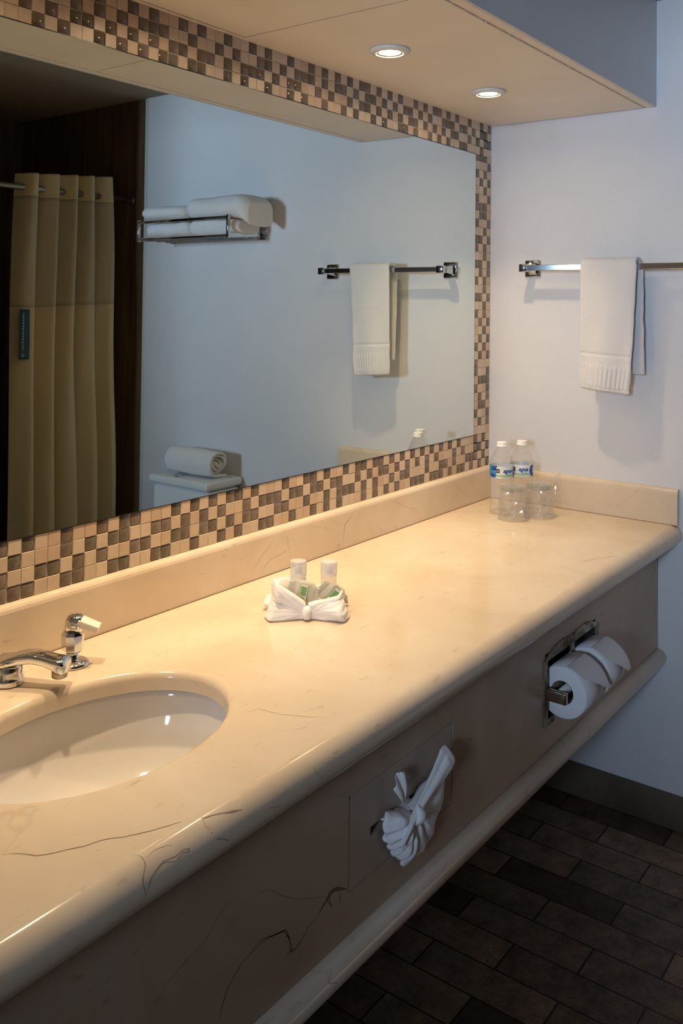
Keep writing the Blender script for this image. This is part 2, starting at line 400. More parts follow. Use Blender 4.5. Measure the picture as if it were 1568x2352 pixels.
VEINS = {
 't1': [1.6,[[-2.057,-0.475,0.86,0,0,1],[-2.045,-0.485,0.86,0,0,1],[-2.033,-0.508,0.86,0,0,1],[-2.014,-0.521,0.86,0,0,1],[-1.99,-0.535,0.86,0,0,1],[-1.971,-0.541,0.86,0,0,1],[-1.95,-0.556,0.86,0,0,1],[-1.926,-0.57,0.86,0,0,1],[-1.896,-0.583,0.86,0,0,1],[-1.861,-0.599,0.858,0,-0.38,0.93],[-1.825,-0.608,0.853,0,-0.65,0.76],[-1.794,-0.614,0.844,0,-0.88,0.48],[-1.761,-0.618,0.832,0,-1.0,0.08],[-1.746,-0.618,0.829,0,-1.0,-0.02]]],
 't2': [1.8,[[-1.867,-0.599,0.858,0,-0.36,0.93],[-1.868,-0.607,0.853,0,-0.63,0.78],[-1.865,-0.613,0.846,0,-0.85,0.53],[-1.858,-0.617,0.837,0,-0.97,0.23],[-1.844,-0.618,0.83,0,-1.0,-0.01],[-1.825,-0.614,0.815,0,-0.87,-0.5]]],
 't3': [1.5,[[-1.793,-0.615,0.844,0,-0.89,0.46],[-1.793,-0.617,0.836,0,-0.98,0.21],[-1.794,-0.618,0.826,0,-0.99,-0.12]]],
 't4': [1.6,[[-1.966,-0.589,0.86,0,-0.04,1.0],[-1.96,-0.599,0.858,0,-0.38,0.93],[-1.961,-0.606,0.854,0,-0.59,0.81],[-1.966,-0.61,0.85,0,-0.75,0.67],[-1.972,-0.614,0.845,0,-0.87,0.5],[-1.973,-0.618,0.835,0,-0.99,0.17],[-1.971,-0.618,0.828,0,-1.0,-0.06]]],
 't5': [1.8,[[-1.971,-0.618,0.828,0,-1.0,-0.06],[-1.966,-0.618,0.836,0,-0.98,0.19],[-1.962,-0.616,0.841,0,-0.93,0.38],[-1.953,-0.614,0.845,0,-0.87,0.5],[-1.94,-0.612,0.848,0,-0.81,0.59],[-1.924,-0.614,0.846,0,-0.85,0.52],[-1.911,-0.613,0.847,0,-0.82,0.57],[-1.901,-0.614,0.845,0,-0.86,0.51],[-1.907,-0.615,0.843,0,-0.9,0.43],[-1.914,-0.613,0.847,0,-0.82,0.57]]],
 't6': [0.9,[[-1.958,-0.603,0.856,0,-0.5,0.86],[-1.943,-0.599,0.858,0,-0.36,0.93],[-1.926,-0.603,0.856,0,-0.5,0.87],[-1.912,-0.61,0.85,0,-0.75,0.67]]],
 't7': [0.9,[[-1.629,-0.445,0.86,0,0,1],[-1.621,-0.455,0.86,0,0,1],[-1.608,-0.456,0.86,0,0,1],[-1.607,-0.474,0.86,0,0,1],[-1.603,-0.494,0.86,0,0,1],[-1.592,-0.515,0.86,0,0,1],[-1.581,-0.537,0.86,0,0,1],[-1.562,-0.559,0.86,0,0,1]]],
 'a1': [2.2,[[-1.781,-0.55,0.541,0,-1,0],[-1.78,-0.55,0.555,0,-1,0],[-1.767,-0.55,0.578,0,-1,0],[-1.742,-0.55,0.594,0,-1,0],[-1.715,-0.55,0.599,0,-1,0],[-1.683,-0.55,0.598,0,-1,0],[-1.654,-0.55,0.59,0,-1,0],[-1.641,-0.55,0.572,0,-1,0],[-1.636,-0.55,0.55,0,-1,0],[-1.623,-0.55,0.551,0,-1,0],[-1.61,-0.55,0.555,0,-1,0]]],
 'a2': [0.9,[[-1.892,-0.55,0.619,0,-1,0],[-1.88,-0.55,0.645,0,-1,0],[-1.845,-0.55,0.655,0,-1,0],[-1.808,-0.55,0.663,0,-1,0],[-1.784,-0.55,0.683,0,-1,0],[-1.759,-0.55,0.692,0,-1,0]]],
 'a3': [0.9,[[-1.61,-0.55,0.555,0,-1,0],[-1.592,-0.55,0.565,0,-1,0]]],
 'a4': [2.5,[[-1.722,-0.55,0.601,0,-1,0],[-1.706,-0.55,0.605,0,-1,0],[-1.674,-0.55,0.595,0,-1,0],[-1.651,-0.55,0.59,0,-1,0],[-1.642,-0.55,0.572,0,-1,0],[-1.639,-0.55,0.552,0,-1,0],[-1.627,-0.55,0.551,0,-1,0],[-1.609,-0.55,0.56,0,-1,0],[-1.596,-0.55,0.567,0,-1,0],[-1.577,-0.55,0.571,0,-1,0]]],
 'a5': [0.9,[[-1.746,-0.55,0.676,0,-1,0],[-1.708,-0.55,0.671,0,-1,0],[-1.684,-0.55,0.662,0,-1,0],[-1.658,-0.55,0.641,0,-1,0],[-1.623,-0.55,0.618,0,-1,0],[-1.569,-0.55,0.594,0,-1,0],[-1.554,-0.55,0.586,0,-1,0]]],
 't9': [0.9,[[-1.673,-0.611,0.849,0,-0.77,0.64],[-1.671,-0.614,0.846,0,-0.85,0.52],[-1.667,-0.617,0.837,0,-0.97,0.24],[-1.659,-0.618,0.829,0,-1.0,-0.03],[-1.646,-0.618,0.832,0,-1.0,0.06],[-1.633,-0.618,0.829,0,-1.0,-0.03]]],
 't10': [0.9,[[-1.669,-0.612,0.848,0,-0.8,0.61],[-1.641,-0.614,0.846,0,-0.86,0.52],[-1.614,-0.617,0.838,0,-0.96,0.28],[-1.605,-0.617,0.838,0,-0.97,0.26]]],
 't11': [0.9,[[-0.331,-0.507,0.86,0,0,1],[-0.351,-0.537,0.86,0,0,1],[-0.36,-0.559,0.86,0,0,1],[-0.355,-0.576,0.86,0,0,1],[-0.345,-0.599,0.858,0,-0.35,0.94]]],
 't12': [1.4,[[-0.537,-0.535,0.86,0,0,1],[-0.48,-0.556,0.86,0,0,1],[-0.445,-0.579,0.86,0,0,1],[-0.384,-0.601,0.857,0,-0.45,0.9],[-0.34,-0.612,0.848,0,-0.79,0.61],[-0.322,-0.617,0.838,0,-0.96,0.27],[-0.311,-0.618,0.825,0,-0.98,-0.17]]],
 't13': [0.9,[[-0.595,-0.611,0.85,0,-0.75,0.66],[-0.558,-0.614,0.845,0,-0.86,0.5],[-0.51,-0.617,0.836,0,-0.98,0.21],[-0.462,-0.618,0.829,0,-1.0,-0.04]]],
 't14': [0.9,[[-0.28,-0.618,0.829,0,-1.0,-0.02],[-0.264,-0.615,0.844,0,-0.89,0.46],[-0.231,-0.609,0.851,0,-0.71,0.7]]],
 't15': [3.5,[[-0.324,-0.618,0.835,0,-0.99,0.17],[-0.314,-0.618,0.827,0,-1.0,-0.09]]],
 't16': [0.9,[[-0.273,-0.115,0.86,0,0,1],[-0.27,-0.146,0.86,0,0,1],[-0.283,-0.185,0.86,0,0,1]]],
 'b1': [1.3,[[-0.761,-0.02,0.96,0,-1,0],[-0.767,-0.02,0.948,0,-1,0],[-0.788,-0.02,0.929,0,-1,0],[-0.805,-0.02,0.921,0,-1,0],[-0.809,-0.02,0.905,0,-1,0],[-0.81,-0.02,0.889,0,-1,0],[-0.812,-0.02,0.873,0,-1,0]]],
 'b2': [0.9,[[-0.969,-0.02,0.941,0,-1,0],[-0.953,-0.02,0.943,0,-1,0],[-0.908,-0.02,0.933,0,-1,0],[-0.878,-0.02,0.923,0,-1,0],[-0.857,-0.02,0.917,0,-1,0]]],
 'b3': [0.9,[[-0.868,-0.02,0.95,0,-1,0],[-0.837,-0.02,0.928,0,-1,0],[-0.805,-0.02,0.921,0,-1,0]]],
 'b4': [1.1,[[-0.63,-0.02,0.964,0,-1,0],[-0.581,-0.02,0.941,0,-1,0],[-0.531,-0.02,0.919,0,-1,0],[-0.461,-0.02,0.894,0,-1,0]]],
 'b5': [0.9,[[-0.688,-0.02,0.902,0,-1,0],[-0.66,-0.02,0.888,0,-1,0],[-0.625,-0.02,0.863,0,-1,0]]],
 'b6': [0.8,[[-1.068,-0.02,0.952,0,-1,0],[-1.078,-0.02,0.943,0,-1,0],[-1.097,-0.02,0.922,0,-1,0],[-1.123,-0.02,0.906,0,-1,0],[-1.139,-0.02,0.892,0,-1,0],[-1.155,-0.02,0.881,0,-1,0]]],
 'b7': [0.9,[[-1.037,-0.02,0.95,0,-1,0],[-1.031,-0.02,0.931,0,-1,0],[-1.026,-0.02,0.912,0,-1,0],[-1.018,-0.02,0.892,0,-1,0]]],
 'b8': [0.9,[[-1.018,-0.02,0.903,0,-1,0],[-1.039,-0.02,0.903,0,-1,0],[-1.056,-0.02,0.898,0,-1,0],[-1.083,-0.02,0.897,0,-1,0],[-1.107,-0.02,0.885,0,-1,0],[-1.122,-0.02,0.865,0,-1,0]]],
 'b9': [0.9,[[-1.05,-0.02,0.946,0,-1,0],[-1.043,-0.02,0.936,0,-1,0],[-1.031,-0.02,0.931,0,-1,0],[-1.001,-0.02,0.919,0,-1,0]]],
 'b10': [0.9,[[-0.311,-0.02,0.965,0,-1,0],[-0.279,-0.02,0.948,0,-1,0],[-0.243,-0.02,0.931,0,-1,0],[-0.214,-0.02,0.914,0,-1,0],[-0.193,-0.02,0.897,0,-1,0],[-0.172,-0.02,0.887,0,-1,0],[-0.147,-0.02,0.889,0,-1,0]]],
 'r1': [0.9,[[-0.02,-0.429,0.883,-1,0,0],[-0.02,-0.444,0.898,-1,0,0],[-0.02,-0.474,0.923,-1,0,0],[-0.02,-0.512,0.963,-1,0,0]]],
 'r2': [0.9,[[-0.02,-0.516,0.962,-1,0,0],[-0.02,-0.549,0.941,-1,0,0],[-0.02,-0.574,0.92,-1,0,0],[-0.02,-0.59,0.906,-1,0,0]]],
 'r3': [0.9,[[-0.02,-0.574,0.892,-1,0,0],[-0.02,-0.582,0.878,-1,0,0],[-0.02,-0.594,0.87,-1,0,0]]],
 'r4': [0.9,[[-0.02,-0.233,0.887,-1,0,0],[-0.02,-0.247,0.88,-1,0,0],[-0.02,-0.261,0.876,-1,0,0],[-0.02,-0.293,0.876,-1,0,0],[-0.02,-0.312,0.87,-1,0,0]]],
}

# ------------------------------------------------------------------ the room
SPDIR = (0.47, -0.88, 0)
FX, FY = -1.792, -0.078
HX, HY, HR = -1.682, -0.096, R(-50)
P = 0.0265                      # mosaic module
Z0 = 0.9614                     # bottom of the mosaic border
SOF = 2.066                     # underside of the soffit
CEIL = 2.378
XL, YB = -3.0, -2.65
MR_X1, MR_Z0, MR_Z1 = -4 * P, Z0 + 4 * P, Z0 + 37.75 * P

struct(MB().box((XL - 0.4, YB - 0.1, -0.1), (0.12, 0.12, 0.0)).build('floor', FLOOR), 'brown travertine plank tiles on the floor')
struct(MB().box((XL - 0.4, YB - 0.1, CEIL), (0.12, 0.12, CEIL + 0.1)).build('ceiling', PAINT), 'dim painted ceiling above the tub, seen in the mirror')
struct(MB().box((XL - 0.1, 0.0, 0.0), (0.12, 0.12, CEIL)).build('wall_back', BACKING), 'wall behind the mirror')
struct(MB().box((0.0, -1.70, 0.0), (0.12, 0.0, CEIL)).build('wall_right', WALL), 'pale wall with woven covering carrying the towel bar')
struct(MB().box((0.004, YB, 0.0), (0.12, -1.70, CEIL)).build('wall_tub', TUBTILE), 'dark brown streaked stone wall beside the shower curtain')
struct(MB().box((XL, YB - 0.1, 0.0), (0.12, YB, CEIL)).build('wall_front', TUBTILE), 'dark stone wall behind the tub')
struct(MB().box((-1.25, YB, 0.0), (-1.05, -1.70, CEIL)).build('wall_daylight_block', TUBTILE), 'unseen wall added beside the tub to block daylight from the curtain')  # added out of view: keeps the doorway daylight off curtain and tub
mb = MB()
mb.box((XL - 0.1, -0.78, 0.0), (XL, 0.0, CEIL)); mb.box((XL - 0.1, YB, 0.0), (XL, -1.66, CEIL)); mb.box((XL - 0.1, -1.66, 2.15), (XL, -0.78, CEIL))
struct(mb.build('wall_left', WALL), 'wall with the doorway')
struct(MB().bev((-0.004, -1.712, 0.10), (0.004, -1.694, CEIL - 0.001), 0.003, 2).build('trim_1', simple('corner_bead', (0.62, 0.62, 0.56), 0.5)), 'pale edge strip between white wall and brown stone')
mb = MB(); mb.bev((-0.012, -1.69, 0.0), (0.0, -0.0, 0.098), 0.003, 2)
struct(mb.build('baseboard_right', BASEB), 'brown stone baseboard')

# soffit: body with a fascia, underside boards with open joints
mb = MB()
mb.box((XL, -0.532, SOF + 0.012), (0.0, 0.0, CEIL), 0)
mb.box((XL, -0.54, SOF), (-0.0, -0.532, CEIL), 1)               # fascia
mb.box((XL, -0.508, SOF), (-1.1985, -0.022, SOF + 0.012), 2)      # first underside board
mb.box((-1.195, -0.504, SOF), (-0.006, -0.018, SOF + 0.012), 2)   # second underside board
mb.box((XL, -0.532, SOF), (-0.002, -0.512, SOF + 0.012), 2)       # front strip, with a crack along it
mb.box((XL, -0.5105, SOF + 0.004), (-0.002, -0.502, SOF + 0.013), 2)
mb.box((XL, -0.016, SOF + 0.001), (-0.002, 0.0, SOF + 0.012), 2)  # strip against the mosaic
mb.box((XL, -0.53, SOF + 0.0115), (0.0, -0.0, SOF + 0.0125), 3)
for k in range(60):                                              # crumbling filler in the crack
    x = -random.uniform(0.15, 1.5); s_ = random.uniform(0.001, 0.0032)
    mb.bev((x, -0.5105, SOF - 0.0006), (x + s_ * 2.5, -0.5105 + s_, SOF + 0.004), 0.0008, 1, 2)
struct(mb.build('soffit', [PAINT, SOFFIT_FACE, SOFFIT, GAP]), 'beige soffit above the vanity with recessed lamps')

# mosaic border, tile by tile, as laid in the photograph ('#' glass, '.' stone); first character at the corner
TOPROWS = ['#.#..#..#.#.##.#.#..#.#.#.##.#.#.#.#..#..#.#..#..#.#..#.#..#...#...', '.##.#.##.###..#.#.##.#.#.##.#.##.#.###.#.##..#.#..#..###.#.#.#..#..', '##.#.#..##.#.#.#.##.#.#.#.##.#..#.#..##.#.###.#.##.##.#.#.#.##.#.#.', '..#...##..#.#.#..#.##..#.#..#.#..#..#.#..#..#.#..##.##.#.#.#..#.#..']
BOTROWS = ['.#.#...#.#.#.#.#.#.#.#.##.##.#..#.##..#...#.##.#.#.#...##.#..#..#.#', '#.##..#.#...#.#.#.#.#.##.#.#..##.##.##.###.#..#.#.#.##..##.#.#...#.', '.#.###..#.##..#...##.#..#.#.###.#..#..##..##.#.##.##..##..#.#.##..#', '#.#.#.##.#.###.###..#.#.#.#...#.#.#..#..##..#.#..#..##..##..##..###']
SIDEROWS = ['###.', '...#', '#.#.', '.#.#', '..#.', '#..#', '###.', '.##.', '#..#', '..#.', '##.#', '#.#.', '..#.', '##.#', '.#.#', '#.#.', '..#.', '##.#', '..#.', '#.#.', '.#.#', '..#.', '.#.#', '#.#.', '.#.#', '#...', '#..#', '.###', '#..#', '.#.#', '.##.', '#..#', '.#.#', '....']   # from the top down, mirror side first

mb = MB()
mb.box((-2.95, -0.0012, Z0 - 0.004), (0.0, 0.0, Z0 + 4 * P), 6)
mb.box((-2.95, -0.0012, MR_Z1), (0.0, 0.0, SOF - 0.0005), 6)
mb.box((MR_X1, -0.0012, Z0), (0.0, 0.0, SOF - 0.0005), 6)
rt = random.Random(3)
def tile(x0, x1, z0, z1, c):
    g = 0.0009 if c == '#' else 0.0004
    if c == '#':
        mb.bev((x0 + g + 0.0006, -0.0032, z0 + g + 0.0006), (x1 - g - 0.0006, -0.0009, z1 - g - 0.0006), 0.0009, 1, 3 + rt.choice((0, 0, 1, 2)))
    else:
        mb.bev((x0 + g, -0.0038 - rt.random() * 0.0005, z0 + g), (x1 - g, -0.0009, z1 - g), 0.0005, 1, rt.choice((0, 0, 1, 2)), smooth=False)
rx = random.Random(11)
def code(rows, r, k):
    return rows[r][k] if k < 67 else ('#' if rx.random() < 0.45 else '.')
for k in range(108):
    for r in range(4):
        tile(-(k + 1) * P, -k * P, Z0 + (3 - r) * P, Z0 + (4 - r) * P, code(BOTROWS, r, k))
        tile(-(k + 1) * P, -k * P, Z0 + (40.75 - r) * P, Z0 + (41.75 - r) * P, code(TOPROWS, r, k))
for r, row in enumerate(SIDEROWS):
    za = Z0 + 37.75 * P if r == 0 else Z0 + (37.75 - 0.75 - (r - 1)) * P
    h = 0.75 * P if r == 0 else P
    for c in range(4):
        tile(-(4 - c) * P, -(3 - c) * P, za - h, za, row[c])
struct(mb.build('mosaic_border', ST + GLT + [GROUT]), 'mosaic border of cream stone and brown glass squares around the mirror')

# ------------------------------------------------------------------ mirror
t = thing('wall_mirror', 'large frameless wall mirror set inside the mosaic border above the vanity', 'mirror', (-1.5, 0, MR_Z0))
MB().box((-2.95, -0.0052, MR_Z0 + 0.0012), (MR_X1 - 0.0022, -0.0050, MR_Z1 - 0.0012)).build('mirror_glass', MIRROR, t)
o = MB()
o.box((-2.95, -0.0050, MR_Z0 - 0.0008), (MR_X1 - 0.0003, -0.0012, MR_Z1 + 0.0012), 0)
o.build('dark_backing_edge', simple('mirror_edge', (0.02, 0.022, 0.02), 0.3), t)

# ------------------------------------------------------------------ vanity top
XE = -2.95
SCX, SCY, SA, SB, SR = -1.795, -0.312, 0.232, 0.164, 0.014
mb = MB()
# flat top with the rounded sink opening
NSEG = 96
rx0, rx1, ry0, ry1 = -2.15, -1.45, -0.588, -0.02
def rectpt(a):
    dx, dy = math.cos(a), math.sin(a); tt = 1e9
    if dx > 1e-9: tt = min(tt, (rx1 - SCX) / dx)
    if dx < -1e-9: tt = min(tt, (rx0 - SCX) / dx)
    if dy > 1e-9: tt = min(tt, (ry1 - SCY) / dy)
    if dy < -1e-9: tt = min(tt, (ry0 - SCY) / dy)
    return (SCX + dx * tt, SCY + dy * tt)
angs = sorted([2 * math.pi * k / NSEG for k in range(NSEG)] + [math.atan2(y - SCY, x - SCX) % (2 * math.pi) for x in (rx0, rx1) for y in (ry0, ry1)])
n = len(angs); prof = []
for j in range(9):
    q = j / 8 * math.pi / 2; prof.append((SR * math.sin(q), 0.86 - SR * (1 - math.cos(q))))
prof.append((SR, 0.829))
vs = []; fs = []
for a in angs:
    vs.append(rectpt(a) + (0.86,))
    ea = math.atan2(math.sin(a) * SA, math.cos(a) * SB)
    for (ins, z) in prof:
        vs.append((SCX + (SA - ins) * math.cos(ea), SCY + (SB - ins) * math.sin(ea), z))
mrow = len(prof) + 1
for i in range(n):
    i2 = (i + 1) % n
    for j in range(mrow - 1): fs.append((i * mrow + j, i2 * mrow + j, i2 * mrow + j + 1, i * mrow + j + 1))
mb.add(vs, fs, 0, False)
for k in range(len(fs)): mb.sm[k] = (k % (mrow - 1)) != 0
for (a, b_) in ((XE, rx0), (rx1, 0.0)): mb.add([(a, ry0, .86), (b_, ry0, .86), (b_, ry1, .86), (a, ry1, .86)], [(0, 1, 2, 3)], 0)
mb.add([(XE, -0.02, .86), (0, -0.02, .86), (0, 0, .86), (XE, 0, .86)], [(0, 1, 2, 3)], 0)
# bullnose edge (breaks with the ring corners at rx0, rx1)
arc = [(-0.588 - 0.03 * math.sin(q), 0.83 + 0.03 * math.cos(q)) for q in [math.pi * k / 20 for k in range(21)]] + [(-0.555, 0.80)]
for (a, b_) in ((XE, rx0), (rx0, rx1), (rx1, 0.0)):
    mb.add([(x, y, z) for x in (a, b_) for y, z in arc], [(i, i + 1, len(arc) + i + 1, len(arc) + i) for i in range(len(arc) - 1)], 0, True)
for k, (wd, pts) in VEINS.items():
    if k[0] == 't': ribbon(mb, pts, wd * 0.85, 1 if wd > 1.5 else 2)
top = mb.build('countertop', [MARBLE, VEIN, VEIN_F])
tag(top, 'long cream marble vanity countertop with bullnose front edge and sink cut-out', 'countertop')

# backsplashes
BS = [(0.0, 0.86), (-0.02, 0.86), (-0.02, 0.9495), (-0.0185, 0.9545), (-0.0155, 0.9585), (-0.011, 0.9608), (-0.006, 0.9614), (0.0, 0.9614)]
mb = MB().prism(BS, XE, -0.0205, 'X', 0, False)
for k, (wd, pts) in VEINS.items():
    if k[0] == 'b': ribbon(mb, [p for p in pts if p[2] < 0.951], wd * 0.9, 1 if wd > 1.2 else 2)
mb.box((XE, -0.0215, 0.8600), (-0.0205, -0.0200, 0.8612), 3)
tag(mb.build('backsplash', [MARBLE, VEIN, VEIN_F, simple('old_caulk', (0.20, 0.12, 0.06), 0.8)]), 'long cream marble backsplash under the mosaic border of the mirror', 'backsplash')
mb = MB().prism([(p[0], p[1]) for p in BS], -0.609, 0.0, 'Y', 0, False)
for k, (wd, pts) in VEINS.items():
    if k[0] == 'r': ribbon(mb, pts, wd * 0.9, 2)
mb.box((-0.0212, -0.6088, 0.8600), (-0.0200, -0.0005, 0.8610), 3)
tag(mb.build('backsplash', [MARBLE, VEIN, VEIN_F, bpy.data.materials['old_caulk']]), 'short cream marble backsplash on the pale wall below the towel bar', 'backsplash')

# apron under the top
t = thing('vanity_apron', 'brown cream stone apron panel hanging below the countertop with rounded bottom moulding', 'vanity front', (-1.5, -0.55, 0.47))
mb = MB()
yf, yb = -0.55, -0.53
for (a, b_, z0, z1) in ((XE, -1.5005, 0.4992, 0.799), (-1.5, -1.18, 0.4992, 0.5635), (-1.5, -1.18, 0.7125, 0.799), (-1.1795, -0.7935, 0.4992, 0.799),
                        (-0.7925, -0.775, 0.4992, 0.799), (-0.775, -0.482, 0.4992, 0.566), (-0.775, -0.482, 0.712, 0.799), (-0.482, -0.001, 0.4992, 0.799)):
    mb.box((a, yf, z0), (b_, yb, z1), 0)
for k, (wd, pts) in VEINS.items():
    if k[0] == 'a': ribbon(mb, pts, wd * 0.8, 1 if wd > 1 else 2)
# brown stain where the vein meets the access panel
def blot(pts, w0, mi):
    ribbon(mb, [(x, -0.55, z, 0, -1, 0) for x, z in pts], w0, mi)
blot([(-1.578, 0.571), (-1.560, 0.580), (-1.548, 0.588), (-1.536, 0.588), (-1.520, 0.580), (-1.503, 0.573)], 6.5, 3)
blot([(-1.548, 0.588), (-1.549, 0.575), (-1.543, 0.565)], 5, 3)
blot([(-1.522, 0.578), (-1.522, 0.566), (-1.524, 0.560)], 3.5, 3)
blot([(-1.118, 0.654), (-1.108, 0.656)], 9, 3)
mb.box((XE, -0.546, 0.494), (-0.001, yb, 0.4995), 4)
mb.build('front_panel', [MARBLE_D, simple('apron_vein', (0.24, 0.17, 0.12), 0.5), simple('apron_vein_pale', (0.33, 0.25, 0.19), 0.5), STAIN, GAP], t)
mb = MB()
cz, r_ = 0.4725, 0.0255
half = [(-0.55 - r_ * math.sin(math.pi * k / 16), cz + r_ * math.cos(math.pi * k / 16)) for k in range(17)] + [(-0.53, cz - r_), (-0.53, cz + r_)]
xs = [XE, -2.0, -1.6, -1.2, -0.8, -0.4, -0.001]
mb.prism(half, XE, -0.001, 'X', 0, True)
for k in range(5):
    x = -0.25 - 0.33 * k; pts = []
    for i in range(3, 12):
        q = math.pi * i / 16; pts.append((x + 0.01 * math.sin(i * 1.3 + k), -0.55 - r_ * math.sin(q), cz + r_ * math.cos(q), 0, -math.sin(q), math.cos(q)))
    ribbon(mb, pts, 1.0, 1)
mb.build('bottom_moulding', [MARBLE_T, VEIN_F], t)
# access panel with the tissue slot
pn = MB(); a, b_, z0, z1, sx0, sx1, sz0, sz1 = -1.4985, -1.1815, 0.565, 0.711, -1.441, -1.232, 0.6245, 0.6385
y0, y1 = -0.5492, -0.531
ch = 0.007
def poly(pts):
    n_ = len(pts); pn.add([(x, y0, z) for x, z in pts] + [(x, y1, z) for x, z in pts], [list(range(n_)), [n_ + i for i in range(n_)][::-1]] + [(i, n_ + i, n_ + (i + 1) % n_, (i + 1) % n_) for i in range(n_)], 0)
poly([(a, z0), (sx0, z0), (sx0, z1), (a + ch, z1), (a, z1 - ch)])
poly([(sx1, z0), (b_, z0), (b_, z1), (sx1, z1)])
poly([(sx0, z0), (sx1, z0), (sx1, sz0), (sx0, sz0)])
poly([(sx0, sz1), (sx1, sz1), (sx1, z1), (sx0, z1)])
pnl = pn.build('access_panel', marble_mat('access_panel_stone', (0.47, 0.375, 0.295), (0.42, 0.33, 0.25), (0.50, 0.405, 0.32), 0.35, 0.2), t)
pb = MB(); pb.box((sx0 - 0.01, -0.531, sz0 - 0.02), (sx1 + 0.01, -0.44, sz1 + 0.02))
pb.f = pb.f[:2] + pb.f[3:]; pb.m = pb.m[:5]; pb.sm = pb.sm[:5]
pb.build('tissue_box_recess', BLACK, t)

# ------------------------------------------------------------------ sink
t = thing('sink_basin', 'oval white undermount sink basin at the near end of the countertop', 'sink', (SCX, SCY, 0.69))
pf = [(1.075, 0.8285), (1.03, 0.828), (1.0, 0.824), (0.985, 0.812), (0.955, 0.785), (0.90, 0.755), (0.80, 0.725), (0.66, 0.703), (0.48, 0.690), (0.28, 0.684), (0.13, 0.682), (0.11, 0.676)]
A0, B0 = SA + 0.004, SB + 0.006
mb = MB()
mb.lathe(pf, 96, 0, Matrix.Translation((SCX, SCY, 0)) @ Matrix.Diagonal((A0, B0, 1, 1)))
mb.build('bowl', PORC, t)
mb = MB(); Mx = Matrix.Translation((SCX, SCY, 0.6765))
mb.lathe([(0.0, 0.003), (0.010, 0.0035), (0.016, 0.006), (0.022, 0.0075), (0.027, 0.007), (0.029, 0.004)], 40, 0, Mx)
mb.build('drain', CHROME, t)

# ------------------------------------------------------------------ faucet
t = thing('faucet', 'chrome two-handle faucet with low arched spout behind the sink', 'faucet', (-1.795, -0.08, 0.86))
def loft(mb, sections, mi=0, seg=24, pw=2.6):
    """sections: (centre, half width vec, half height vec); rounded-box cross-section"""
    vs = []
    for c, u, v in sections:
        c, u, v = Vector(c), Vector(u), Vector(v)
        for k in range(seg):
            q = 2 * math.pi * k / seg; cu, su = math.cos(q), math.sin(q)
            vs.append(c + u * math.copysign(abs(cu) ** (2 / pw), cu) + v * math.copysign(abs(su) ** (2 / pw), su))
    m_ = len(sections)
    fs = [(i * seg + k, i * seg + (k + 1) % seg, (i + 1) * seg + (k + 1) % seg, (i + 1) * seg + k) for i in range(m_ - 1) for k in range(seg)]
    fs += [list(range(seg))[::-1], [(m_ - 1) * seg + k for k in range(seg)]]
    mb.add(vs, fs, mi, True)
mb = MB()
SX, SY = FX, FY
mb.lathe([(0.0, 0.0), (0.024, 0.0), (0.0255, 0.003), (0.0245, 0.010), (0.022, 0.018), (0.0225, 0.028), (0.021, 0.031), (0.0, 0.032)], 40, 0, Matrix.Translation((SX, SY, 0.86)))
mb.build('spout_base', CHROME, t)
sec = []
d = Vector(SPDIR).normalized(); sd = Vector((d.y, -d.x, 0))
for s_, z, hw, hh in ((-0.024, 0.030, 0.012, 0.004), (-0.018, 0.035, 0.020, 0.007), (0.0, 0.0365, 0.0215, 0.0078), (0.022, 0.0435, 0.0195, 0.0085), (0.045, 0.0465, 0.0175, 0.0085),
                      (0.065, 0.0440, 0.0168, 0.0080), (0.080, 0.0400, 0.0175, 0.0092), (0.090, 0.0370, 0.0180, 0.0115), (0.098, 0.0350, 0.0175, 0.0115), (0.101, 0.034, 0.0145, 0.0080)):
    c = Vector((SX, SY, 0.86)) + d * s_ + Vector((0, 0, z)); sec.append((c, sd * hw, Vector((0, 0, hh))))
mb = MB(); loft(mb, sec, 0, 32, 4.0)
sp = mb.build('spout', CHROME, t)
mb = MB(); c = Vector((SX, SY, 0.86)) + d * 0.088
mb.lathe([(0.0, 0.0165), (0.0105, 0.0165), (0.0125, 0.018), (0.0125, 0.027), (0.012, 0.028)], 32, 0, Matrix.Translation(c))
mb.build('aerator', simple('aerator_metal', (0.42, 0.34, 0.26), 0.3, 1.0), sp)
